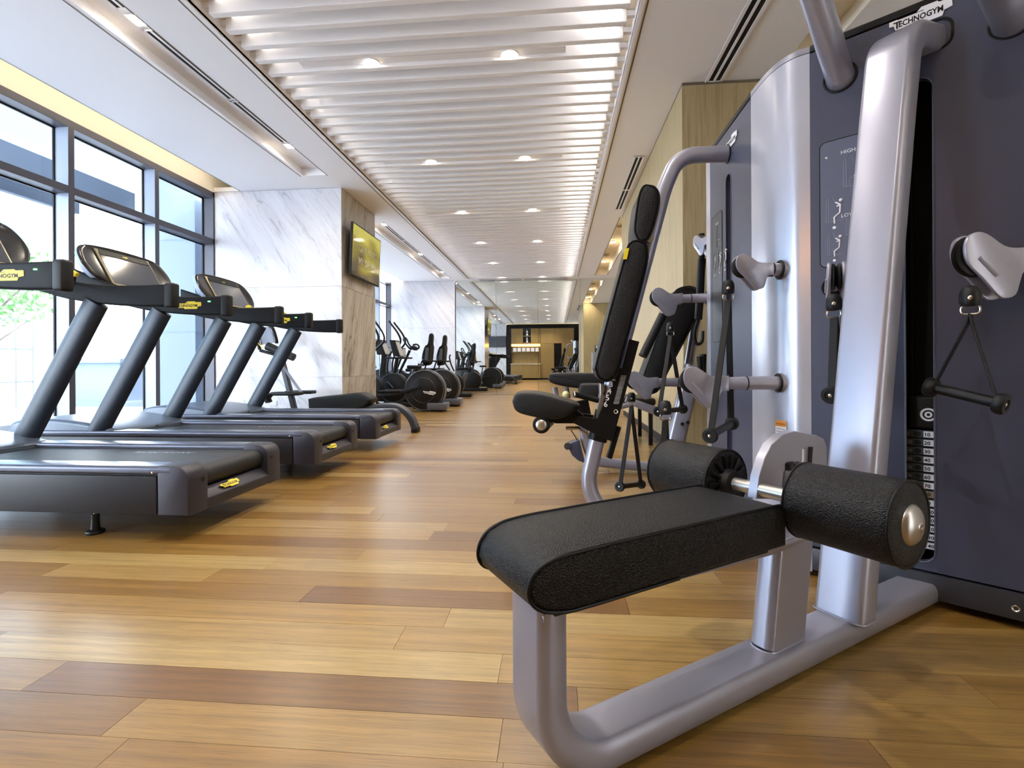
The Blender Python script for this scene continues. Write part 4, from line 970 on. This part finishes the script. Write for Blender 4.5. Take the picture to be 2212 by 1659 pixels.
# posts: broad oval tubes
for y in (.045,TWD-.045):
    a=T(-3.565,y,.34); b=T(-3.02,y,1.285)
    G().sweep([a,b],[(c*.5,d) for c,d in circ(.083,32)] ,(0,1,0)).out('post',POST,tm,60)
    # hand rail with rounded end
    side=[(-2.475,1.245),(-2.70,1.250),(-2.95,1.268),(-3.20,1.305),(-3.45,1.375),(-3.66,1.46),(-3.86,1.56),(-3.86,1.66),(-3.68,1.60),(-3.48,1.515),(-3.25,1.44),(-3.0,1.398),(-2.75,1.388),(-2.475,1.392)]
    lo=smooth_path([(p[0],p[1],0) for p in side[:7]],3); up=smooth_path([(p[0],p[1],0) for p in side[7:]],3)
    r=G().prism([T(v.x,y-.029,v.y) for v in lo+up],(0,.058,0),.014,3).out('hand_rail',RAILM,tm,50)
    G().box(-2.475-.05,-2.455,YO+y-.032,YO+y+.032,1.238,1.399,.016,3).out('rail_end_cap',RUB,tm)
    if y<.1:
        badge(T(-2.79,y-.0295,1.322),(1,0,0),(0,0,1),.235,.062,YEL,BLK,tm,t=.0015)
        G().box(-2.62,-2.60,YO+y-.031,YO+y-.028,1.345,1.352).out('status_led',GRN,tm,0)
    # yellow thumb switch on the inner top edge
    yy_=y+(.035 if y<.1 else -.035)
    G().cyl(T(-3.16,yy_,1.425),T(-3.15,yy_,1.452),.020,.016,14).out('switch_base',BLK,tm)
    G().prism([T(-3.19,yy_-.012,1.452),T(-3.13,yy_-.012,1.448),T(-3.115,yy_-.012,1.472),T(-3.15,yy_-.012,1.492),T(-3.18,yy_-.012,1.485)],(0,.024,0),.005,2).out('speed_switch',YEL,tm)
# cross bar and console
G().sweep([T(-3.62,.05,1.46),T(-3.58,TWD/2,1.44),T(-3.62,TWD-.05,1.46)],rrect(.10,.13,.03,4),(1,0,.4)).out('cross_bar',RAILM,tm)
cx0=T(-3.60,TWD/2,1.64); cX=Vector((0,1,0)); cY=Vector((-.50,0,.866)).normalized(); cN=Vector((.866,0,.50))
def K(a,b,d): return cx0+cX*a+cY*b+cN*d
sh=[(-.44,.02),(-.425,.12),(-.37,.195),(-.24,.225),(0,.235),(.24,.225),(.37,.195),(.425,.12),(.44,.02),(.40,-.08),(.30,-.15),(.15,-.185),(0,-.195),(-.15,-.185),(-.30,-.15),(-.40,-.08)]
S2=smooth_path([(a,b,0) for a,b in sh]+[(sh[0][0],sh[0][1],0)],3)[:-1]
rings=[]
for d,k in ((-.115,.35),(-.105,.62),(-.075,.85),(-.03,.985),(.0,1.0)): rings.append([K(v.x*k,v.y*k+.0,d) for v in S2])
G().loft(rings).out('console_shell',SHELL,tm,60)
rings=[[K(v.x*k,v.y*k,d) for v in S2] for d,k in ((.001,1.0),(.014,.985),(.020,.95),(.008,.90),(.006,.6))]
G().loft(rings).out('console_bezel',BEZ,tm,60)
G().prism([K(-.265,-.155,.006),K(.265,-.155,.006),K(.265,.19,.006),K(-.265,.19,.006)],cN*.014,.006,2).out('display_frame',GOLD,tm)
G().prism([K(-.250,-.140,.020),K(.250,-.140,.020),K(.250,.125,.020),K(-.250,.125,.020)],cN*.003).out('display',SCR,tm,0)
G().prism([K(-.250,.13,.020),K(.250,.13,.020),K(.235,.182,.020),K(-.235,.182,.020)],cN*.006,.002,1).out('display_header',BLK,tm)
G().prism([K(a,.156+b,.026) for a,b in logo_pts(.05,.014)],cN*.001).out('header_mark',YEL,tm,0)
for w_,l_ in ((1,'dark grey treadmill in the middle of the row of three by the windows'),(2,'dark grey treadmill farthest from the camera, in front of the marble column')):
    dup(tm,(0,1.2585*w_ if w_==1 else 2.5175,0),l_)

# ================================================================== STRETCHING MACHINE (between last treadmill and column)
sm=thing('stretching_machine','black stretching bench with tall post, knee pads and curved rear foot, beside the marble column','stretching bench',(-2.8,6.2,0))
Ys=6.25
def prs(L,y0,y1,name,m,bev=.012,par=sm):
    return G().prism([(p[0],y0,p[2]) for p in L],(0,y1-y0,0),bev,3).out(name,m,par,50)
pad=smooth_path([Vector(p) for p in [(-3.175,6.200,0.435),(-3.062,6.200,0.460),(-2.750,6.200,0.490),(-2.533,6.200,0.513),(-2.429,6.200,0.490),(-2.343,6.200,0.430),(-2.380,6.200,0.370),(-2.473,6.200,0.316),(-2.565,6.200,0.298),(-3.000,6.200,0.273),(-3.163,6.200,0.285)]],3)
prs(pad,6.10,6.40,'bench_pad',LEA,.03)
G().box(-3.1,-2.35,6.2,6.3,.22,.33,.01,2).out('pad_frame',BLK,sm)
G().sweep([Vector(p) for p in [(-2.524,6.220,0.296),(-2.450,6.220,0.273),(-2.376,6.220,0.291)]],circ(.014,8)).out('pad_lever',YEL,sm)
arc=[Vector((-3.0,6.25,.20)),Vector((-2.5,6.25,.30)),Vector((-2.15,6.25,.335)),Vector((-1.98,6.25,.30)),Vector((-1.86,6.25,.19)),Vector((-1.80,6.25,.05))]
G().sweep(smooth_path(arc,6),[(a,b) for a,b in rrect(.16,.075,.02,4)],(0,1,0)).out('rear_foot',DRK2,sm,50)
G().box(-1.84,-1.76,6.17,6.33,0,.06,.01,2).out('foot_block',RUB,sm)
G().box(-3.6,-3.2,5.95,6.55,0,.06,.015,2).out('base',BLK,sm)
G().sweep([Vector((-3.25,6.25,.04)),Vector((-3.43,6.25,.30)),Vector((-3.62,6.25,1.02))],rrect(.07,.07,.02,4),(0,1,0)).out('post',DRK2,sm)
G().sweep([Vector((-3.30,6.21,.5)),Vector((-3.56,6.21,.85))],rrect(.035,.004,.001,1)).out('post_decal',GRY,sm)
for y in (6.08,6.42): G().box(-3.62,-3.25,y-.09,y+.09,.485,.53,.018,3).out('knee_pad',RUB,sm)
G().sweep(smooth_path([Vector((-3.62,6.02,.505)),Vector((-3.66,6.02,.45)),Vector((-3.64,6.02,.40))],3),rrect(.12,.04,.015,3),(0,1,0)).out('knee_pad',RUB,sm)
G().cyl((-3.72,6.12,1.12),(-3.36,6.12,.97),.055,.048,20).out('arm_cushion',RUB,sm)
hoop=smooth_path([Vector(p) for p in [(-3.906,6.250,1.082),(-3.944,6.250,1.267),(-3.911,6.250,1.383),(-3.820,6.250,1.419),(-3.731,6.250,1.369),(-3.680,6.250,1.233),(-3.668,6.250,1.160)]],5)
G().sweep(hoop,circ(.022,10),None).out('hoop',BLK,sm)
G().prism([(p[0],6.27,p[2]) for p in [(-3.905,6.270,1.144),(-3.924,6.270,1.268),(-3.891,6.270,1.372),(-3.794,6.270,1.389),(-3.743,6.270,1.284),(-3.718,6.270,1.173)]],(0,.02,0)).out('instruction_plate',GRY,sm,0)
G().sweep([Vector(p) for p in [(-3.931,6.200,1.343),(-3.906,6.200,1.184),(-3.843,6.200,1.098)]],circ(.006,8)).out('yellow_cable',YEL,sm)
G().sweep([Vector(p) for p in [(-3.869,6.200,1.068),(-3.690,6.200,1.018),(-3.551,6.200,0.938)]],circ(.02,10)).out('lower_grip',BLK,sm)

# ================================================================== CARDIO MACHINES beyond the column
BLKC=mat('cardio_black','101115',.40,spec=.35,var=(6,.1))
GRYC=mat('cardio_grey','5a5d66',.35,metal=.2,var=(6,.06))
PALE=mat('display_pale','aeb0ae',.2,var=(5,.06))
def crosstrainer(x,y,label):
    """x = rear edge on the aisle side"""
    t=thing('cross_trainer',label,'cross trainer',(x-.9,y+.3,0),'cross trainers beyond the marble column')
    R_=.385; c=Vector((x-.42,y,.40))
    d=G().lathe(c,(0,1,0),[(0,.001),(0,R_*.62),(.003,R_*.63),(.003,R_*.94),(.012,R_*.985),(.03,R_),(.20,R_),(.22,R_*.97),(.22,.001)],56).out('flywheel_cover',BLKC,t,40)
    G().lathe(c,(0,1,0),[(.035,R_+.002),(.185,R_+.002),(.185,R_-.01),(.035,R_-.01)],56).out('flywheel_band',GRYC,d,40)
    G().ring(c,(0,1,0),R_*.955,.006,56,8).out('rim_line',GRYC,d); G().ring(c+Vector((-.02,-.001,0)),(0,1,0),R_*.60,.003,56,6).out('inner_line',GRYC,d)
    badge(c+Vector((.10,-.001,-.045)),(1,0,-.12),(.12,0,1),.24,.07,WHT,BLK,d,t=.002)
    G().box(x-.36,x-.0,y-.05,y+.30,.035,.165,.02,2).out('rear_foot',GRYC,t); G().box(x-.30,x-.06,y,y+.25,0,.04).out('foot_pad',RUB,t)
    G().box(x-.65,x-.25,y+.02,y+.2,.05,.30,.02,2).out('rear_frame',BLKC,t)
    G().box(x-1.75,x-.5,y+.08,y+.17,.10,.16,.01,2).out('floor_beam',BLKC,t)
    for yy in (-.10,.22):
        G().sweep([Vector((x-.50,y+yy+.04,.46)),Vector((x-1.0,y+yy+.04,.33)),Vector((x-1.55,y+yy+.04,.30))],rrect(.05,.06,.015,3),(0,1,0)).out('pedal_arm',BLKC,t)
        G().box(x-1.25,x-.85,y+yy-.03,y+yy+.13,.36,.41,.02,2).out('pedal',RUB,t)
        a=smooth_path([Vector((x-1.50,y+yy+.04,.30)),Vector((x-1.56,y+yy+.04,.80)),Vector((x-1.50,y+yy+.04,1.10)),Vector((x-1.28,y+yy+.03,1.33)),Vector((x-1.30,y+yy+.0,1.52)),Vector((x-1.50,y+yy-.02,1.80))],5)
        G().sweep(a,circ(.021,10)).out('moving_arm',BLKC,t)
    G().sweep([Vector((x-1.78,y+.1,.1)),Vector((x-1.68,y+.1,1.1))],rrect(.09,.12,.03,4),(0,1,0)).out('column',BLKC,t)
    k=G().prism([(x-1.78,y-.08,1.10),(x-1.60,y-.08,1.08),(x-1.70,y-.08,1.42),(x-1.84,y-.08,1.42)],(0,.36,0),.02,3).out('console',BLKC,t)
    G().prism([(x-1.602,y-.05,1.11),(x-1.595,y-.05,1.11),(x-1.69,y-.05,1.38),(x-1.697,y-.05,1.38)],(0,.30,0)).out('display',PALE,k,0)
    G().lathe((x-1.55,y-.02,.42),(0,1,0),[(0,.001),(0,.26),(.02,.30),(.22,.30),(.24,.26),(.24,.001)],40).out('front_cover',BLKC,t,40)
    return t
crosstrainer(-2.02,9.05,'black cross trainer with big round flywheel cover and name plate, nearest beyond the column')
crosstrainer(-1.98,10.25,'black cross trainer whose disc peeks out behind the nearest round flywheel cover')
def bike(x,y,label):
    t=thing('exercise_bike',label,'exercise bike',(x,y,0),'upright bikes beyond the marble column')
    G().box(x-.45,x+.45,y-.05,y+.05,.03,.10,.02,2).box(x-.5,x-.42,y-.25,y+.25,.0,.07,.02,2).box(x+.42,x+.5,y-.25,y+.25,.0,.07,.02,2).out('base',BLKC,t)
    G().lathe((x-.18,y-.09,.42),(0,1,0),[(0,.001),(0,.27),(.02,.30),(.16,.30),(.18,.27),(.18,.001)],40).out('crank_cover',BLKC,t,40)
    G().ring((x-.18,y-.09,.42),(0,1,0),.285,.006,40,6).out('rim_line',GRYC,t)
    G().sweep([Vector((x-.24,y,.45)),Vector((x-.12,y,1.02))],rrect(.06,.07,.02,3),(0,1,0)).out('post',BLKC,t)
    k=G().prism([(x-.16,y-.15,1.06),(x-.02,y-.15,1.03),(x-.12,y-.15,1.37),(x-.24,y-.15,1.38)],(0,.30,0),.02,3).out('console',BLKC,t)
    G().prism([(x-.021,y-.12,1.06),(x-.014,y-.12,1.06),(x-.108,y-.12,1.34),(x-.115,y-.12,1.34)],(0,.24,0)).out('display',PALE,k,0)
    G().box(x-.30,x+.14,y-.2,y+.2,1.0,1.035,.015,2).out('tray',BLKC,t)
    G().sweep([Vector((x+.12,y,.35)),Vector((x+.22,y,.80))],rrect(.05,.05,.02,3),(0,1,0)).out('seat_post',GRYC,t)
    G().box(x+.10,x+.36,y-.11,y+.11,.80,.87,.03,3).out('saddle',RUB,t)
    for s in (-1,1): G().sweep([Vector((x-.18,y+s*.09,.42)),Vector((x-.18+s*.1,y+s*.11,.42-s*.12)),Vector((x-.18+s*.1,y+s*.20,.42-s*.12))],circ(.016,8)).out('pedal_crank',GRYC,t)
    return t
bike(-3.05,9.72,'black upright bike with pale screen, between the column edge and the curved handlebar bike')
bike(-4.15,10.15,'black upright bike with pale screen, partly hidden by the edge of the column')
# bike with looped racing handlebar
hb_=thing('spinning_bike','black indoor bike with looped handlebar in front of the far marble wall','exercise bike',(-3.2,11.0,0))
Yh=11.0
G().sweep([Vector(p) for p in [(-3.547,11.000,0.695),(-3.383,11.000,1.020),(-3.296,11.000,1.209)]],rrect(.05,.06,.02,3),(0,1,0)).out('front_post',BLKC,hb_)
G().sweep(smooth_path([Vector(p) for p in [(-3.264,11.000,1.219),(-3.371,11.000,1.336),(-3.435,11.000,1.441),(-3.424,11.000,1.494),(-3.370,11.000,1.472),(-3.306,11.000,1.335),(-3.210,11.000,1.261),(-3.103,11.000,1.260),(-3.081,11.000,1.302),(-3.135,11.000,1.344),(-3.220,11.000,1.334)]],4),circ(.020,8)).out('handlebar',BLKC,hb_)
G().prism([(p[0],10.9,p[2]) for p in [(-3.319,10.900,1.258),(-3.160,10.900,1.205),(-3.085,10.900,1.256),(-3.191,10.900,1.320)]],(0,.2,0),.01,2).out('console',BLKC,hb_)
G().box(-3.9,-2.9,10.95,11.05,0.0,.09,.02,2).out('base',BLKC,hb_)
G().lathe((-3.35,10.93,.42),(0,1,0),[(0,.001),(0,.24),(.02,.27),(.12,.27),(.14,.24),(.14,.001)],36).out('wheel_cover',BLKC,hb_,40)
G().sweep([Vector((-3.5,11,.42)),Vector((-3.15,11,.85))],rrect(.05,.05,.02,3),(0,1,0)).out('frame_tube',BLKC,hb_)
for y in (10.9,11.1): G().cyl((-3.08,y,.90),(-3.0,y,.86),.02,n=8).cyl((-3.12,y,.80),(-3.03,y,.76),.02,n=8).out('bottle_peg',BLKC,hb_)
def recumbent(x,y,label):
    t=thing('recumbent_bike',label,'exercise bike',(x,y,0),'recumbent bikes beyond the marble column')
    b=smooth_path([Vector(p) for p in ((x-.13,0,.86),(x-.16,0,1.05),(x-.10,0,1.28),(x-.03,0,1.40),(x,0,1.60),(x+.07,0,1.60),(x+.06,0,1.38),(x+.04,0,1.15),(x-.0,0,.90),(x-.13,0,.86))],3)
    rg=[]; c=sum((Vector(q) for q in b),Vector())/len(b)
    for yy,s in ((-.2,.8),(-.185,.97),(-.1,1.0),(.1,1.0),(.185,.97),(.2,.8)):
        rg.append([Vector((c.x+(q.x-c.x)*s,y+yy*(1 if c.z+(q.z-c.z)*s<1.33 else .5),c.z+(q.z-c.z)*s)) for q in b[:-1]])
    G().loft(rg).out('back_rest',LEAf,t,60)
    G().prism([(x-.09,y-.206,.95),(x-.005,y-.206,.95),(x+.02,y-.206,1.28),(x-.06,y-.206,1.28)],(0,.01,0),.003,1).out('side_shell',GRYC,t)
    G().box(x-.55,x-.02,y-.21,y+.21,.72,.80,.03,3).out('seat',LEAf,t)
    G().sweep([Vector((x-.1,y,.75)),Vector((x-.35,y,.25))],rrect(.09,.09,.02,3),(0,1,0)).out('seat_post',BLKC,t)
    G().box(x-1.6,x+.1,y-.06,y+.06,.08,.22,.03,2).box(x-.05,x+.05,y-.28,y+.28,0,.09,.02,2).box(x-1.6,x-1.5,y-.28,y+.28,0,.09,.02,2).out('base',BLKC,t)
    G().lathe((x-1.2,y-.1,.48),(0,1,0),[(0,.001),(0,.27),(.02,.30),(.18,.30),(.2,.27),(.2,.001)],36).out('crank_cover',BLKC,t,40)
    G().sweep([Vector((x-1.25,y,.7)),Vector((x-1.05,y,1.18))],rrect(.05,.06,.02,3),(0,1,0)).out('console_post',BLKC,t)
    k=G().box(x-1.08,x-1.02,y-.16,y+.16,1.1,1.32,.02,2).out('console',BLKC,t); G().box(x-1.021,x-1.015,y-.13,y+.13,1.13,1.29).out('display',PALE,k,0)
    for yy in (-.24,.24): G().sweep(smooth_path([Vector((x-.2,y+yy,.78)),Vector((x-.12,y+yy,.98)),Vector((x+.02,y+yy*1.1,.97)),Vector((x+.08,y+yy*1.1,.97))],4),circ(.02,8)).out('side_grip',BLKC,t)
    return t
recumbent(-2.95,11.5,'recumbent bike with tall black back rest, left of the matching pair above the flywheel covers')
recumbent(-2.78,12.2,'recumbent bike with tall black back rest, right of the matching pair above the flywheel covers')
# far elliptical with two thin curved arms
fe=thing('elliptical_stepper','black stepper with two thin curved arms against the far marble wall','cross trainer',(-2.6,12.9,0))
for L in ([(-2.899,13.000,1.168),(-2.988,13.000,1.119),(-3.013,13.000,1.020),(-2.926,13.000,0.909),(-2.802,13.000,0.735)],[(-2.787,13.000,1.154),(-2.812,13.000,1.081),(-2.776,13.000,0.908),(-2.689,13.000,0.710)]):
    G().sweep(smooth_path([Vector(p) for p in L],4),circ(.02,8)).out('moving_arm',BLKC,fe)
G().box(-3.4,-2.2,12.8,13.1,.03,.14,.03,2).out('base',BLKC,fe); G().lathe((-2.7,12.8,.36),(0,1,0),[(0,.001),(0,.26),(.02,.30),(.22,.30),(.24,.26),(.24,.001)],36).out('flywheel_cover',BLKC,fe,40)
G().sweep([Vector((-2.5,12.95,.3)),Vector((-2.35,12.95,.66))],rrect(.08,.1,.02,3),(0,1,0)).out('frame',GRYC,fe)
# low black step in the aisle behind
bt=thing('exercise_ball','small dark blue exercise ball by the far marble wall','ball',(-4.4,13.6,.33)); G().ball((-4.4,13.6,.33),.33).out('ball',mat('blue_ball','2b2f6b',.4,var=(3,.1)),bt)

# ================================================================== SECOND STRENGTH MACHINE in front of the oak block
m2=thing('incline_press_machine','silver framed strength machine with inclined black back pad in front of the oak wall','gym machine',(.9,4.1,0))
Y2=4.05
def sw(L,sec,name,m,lat=(0,1,0),fr=0): return G().sweep(fillet([Vector(p) for p in L],fr,6) if fr else [Vector(p) for p in L],sec,lat).out(name,m,m2,50)
G().sweep(smooth_path([Vector(p) for p in [(0.205,4.000,0.421),(0.226,4.000,0.291),(0.262,4.000,0.162),(0.328,4.000,0.089),(0.473,4.000,0.068),(0.726,4.000,0.046)]],5)+[Vector((1.1,4.0,.05))],rrect(.09,.075,.03,5),(0,1,0)).out('base_beam',SIL,m2,50)
G().prism([(p[0],3.93,p[2]) for p in [(0.095,3.930,0.227),(0.186,3.930,0.264),(0.207,3.930,0.173),(0.228,3.930,0.079),(0.178,3.930,0.097),(0.127,3.930,0.140),(0.106,3.930,0.183)]],(0,.14,0),.006,2).out('drive_box',DRK,m2)
G().cyl((0.091,3.920,0.214),(0.095,4.100,0.185),.028,n=16).out('drive_roller',DRK2,m2)
G().sweep([Vector(p) for p in [(0.111,3.950,0.352),(0.172,3.950,0.254)]],circ(.004,6)).out('cable',BLK,m2)
# inclined legs either side of the tower cover
G().sweep([Vector(p) for p in [(0.875,3.900,0.096),(1.059,3.900,0.807),(0.989,3.900,0.559),(1.059,3.900,0.807)]][:1]+[Vector(p) for p in [(1.049,3.900,0.843)]],rrect(.11,.13,.03,5),(0,1,0)).out('rear_leg',SIL,m2,50)
G().sweep([Vector(p) for p in [(1.068,4.150,0.767),(1.174,4.150,1.407)]],rrect(.07,.07,.034,6),(0,1,0)).out('back_tube',SIL,m2,50)
sw([(0.512,4.000,0.521),(0.628,4.000,0.551),(0.942,4.000,0.442)],rrect(.05,.05,.024,5),'seat_tube',SIL)
sw([(0.556,4.000,0.580),(0.692,4.000,0.515),(0.949,4.000,0.413)],rrect(.055,.05,.024,5),'seat_tube',SIL)
for (x,y) in ((1474,916),(1486,913)): G().lathe(Vector((0.950,3.830,0.404)) if x==1474 else Vector((0.991,3.830,0.415)),(0,-1,0),[(-.004,.001),(-.004,.012),(.002,.012),(.001,.014)],14).out('frame_hole',VOID,m2)
# inclined back pad
bp2=smooth_path([Vector(p) for p in [(0.890,3.950,1.384),(0.943,3.950,1.434),(1.041,3.950,1.446),(1.117,3.950,1.380),(1.103,3.950,1.273),(0.862,3.950,0.808),(0.791,3.950,0.663),(0.720,3.950,0.627),(0.663,3.950,0.642),(0.656,3.950,0.718),(0.703,3.950,0.845),(0.890,3.950,1.384)]],4)
o=G().prism([(p.x,3.88,p.z) for p in bp2[:-1]],(0,.30,0),.025,3).out('back_pad',LEA,m2,50)
G().sweep([(p.x,3.883,p.z) for p in bp2[:-1]],circ(.005,6),None,False,True).out('piping',LEAf,o)
G().cyl((0.794,3.750,1.221),(0.636,3.700,0.913),.032,n=18).out('side_handle',RUB,m2)
G().cyl((0.823,3.760,1.290),(0.794,3.750,1.221),.024,n=18).out('handle_tube',SIL,m2)
# seats
s1=smooth_path([Vector(p) for p in [(-0.052,3.950,0.767),(-0.015,3.950,0.789),(0.291,3.950,0.788),(0.507,3.950,0.766),(0.542,3.950,0.671),(0.470,3.950,0.657),(0.163,3.950,0.671),(-0.001,3.950,0.701),(-0.052,3.950,0.731),(-0.052,3.950,0.767)]],3)
G().prism([(p.x,3.9,p.z) for p in s1[:-1]],(0,.34,0),.02,3).out('seat_pad',LEA,m2,50)
s2=smooth_path([Vector(p) for p in [(0.179,3.600,0.701),(0.205,3.600,0.714),(0.363,3.600,0.707),(0.402,3.600,0.647),(0.363,3.600,0.587),(0.205,3.600,0.607),(0.172,3.600,0.647),(0.179,3.600,0.701)]],3)
G().prism([(p.x,3.6,p.z) for p in s2[:-1]],(0,.26,0),.02,3).out('thigh_pad',LEA,m2,50)
for k in (0,1): sw([Vector((-0.008,3.950,0.672))+Vector((.09*k,.1,0)),Vector((0.010,3.950,0.583))+Vector((.09*k,.1,0))],rrect(.05,.045,.015,4),'seat_strut',SIL)
G().ball((0.078,3.880,0.624),.028).out('adjust_knob',mat('cream_knob','cfcf9a',.4,var=(5,.03)),m2)
G().sweep([Vector(p) for p in [(0.197,3.900,0.576),(0.221,3.900,0.450)]],rrect(.09,.11,.02,4),(0,1,0)).out('seat_post',BLK,m2)
# hanging accessories on the far side of the tower: a black strap set
ac=thing('accessory_straps','cluster of black straps and grips hanging beside the silver tower edge','straps',(1.0,3.5,1.5),None)
G().sweep([Vector(p) for p in [(1.004,3.500,1.574),(0.997,3.500,1.479),(0.990,3.500,1.320),(0.977,3.500,1.161)]],rrect(.04,.05,.012,3),(0,1,0)).out('strap',BLK,ac)
G().sweep(smooth_path([Vector(p) for p in [(0.977,3.500,1.161),(0.952,3.500,1.066),(0.964,3.500,0.996),(1.001,3.500,1.008),(1.007,3.500,1.081)]],4),circ(.012,8)).out('loop',BLK,ac)
for L in ([(0.988,3.500,0.907),(0.993,3.500,0.773)],[(1.010,3.500,0.923),(1.012,3.500,0.792)]): G().cyl(L[0],L[1],.022,.014,12).out('grip',BLK,ac)

G().sweep([Vector(p) for p in [(1.010,3.520,1.754),(1.009,3.520,1.578)]],circ(.02,8)).out('hanger',BLK,ac)
# light bench box behind incline pad
sb=thing('padded_bench','white topped bench with dark frame behind the inclined back pad','bench',(1.0,5.2,0))
# (kept clear of the oak wall)
G().box(.55,1.05,5.3,6.1,.42,.50,.03,3).out('bench_top',LEAf,sb); 
for x in (.6,1.0):
    for y in (5.36,6.04): G().box(x-.02,x+.02,y-.02,y+.02,0,.42).out('leg',BLK,sb,0)
# refreshment counter in the recess past the oak block
cc=thing('refreshment_cabinet','grey refreshment cabinet past the end of the oak wall, seen in the mirror','cabinet',(1.7,9.6,0))
G().box(1.40,2.4,9.3,10.0,0,1.34,.006,1).out('cabinet_body',GRC,cc,0)
for a,b in ((1.42,1.89),(1.91,2.38)): G().box(a,b,10.0,10.02,.08,1.30,.003,1).out('door',GRC,cc,0)
o=thing('coffee_machine','small coffee machine with white front on the grey cabinet in the mirror','coffee machine',(1.62,9.7,1.34)); G().box(1.5,1.82,9.5,9.9,1.34,1.62,.02,2).out('body',BLK,o); G().box(1.53,1.79,9.9,9.905,1.50,1.60).out('front_plate',WHT,o,0); G().cyl((1.66,9.91,1.42),(1.66,9.98,1.42),.03,n=12).out('spout',CHR,o)
bk=thing('towel_bin','black square towel bin behind the camera, seen in the mirror','bin',(1.2,.2,0)); G().box(.95,1.6,-.55,-.1,0,.95,.02,2).out('bin',BLK,bk)
for k,(x,y,z) in enumerate(((1.1,-.4,1.0),(1.3,-.3,1.0),(1.48,-.4,1.0),(1.2,-.35,1.11),(1.38,-.36,1.11))):
    o=G().lathe((x-.0,y-.1,z),(0,1,0),[(0,.02),(.01,.055),(.2,.055),(.21,.02)],14).out('rolled_towel',TOW,None); tag(o,'rolled white towel on the black bin, %s'%('bottom left','bottom middle','bottom right','upper left','upper right')[k],'towel','rolled towels on the black bin')
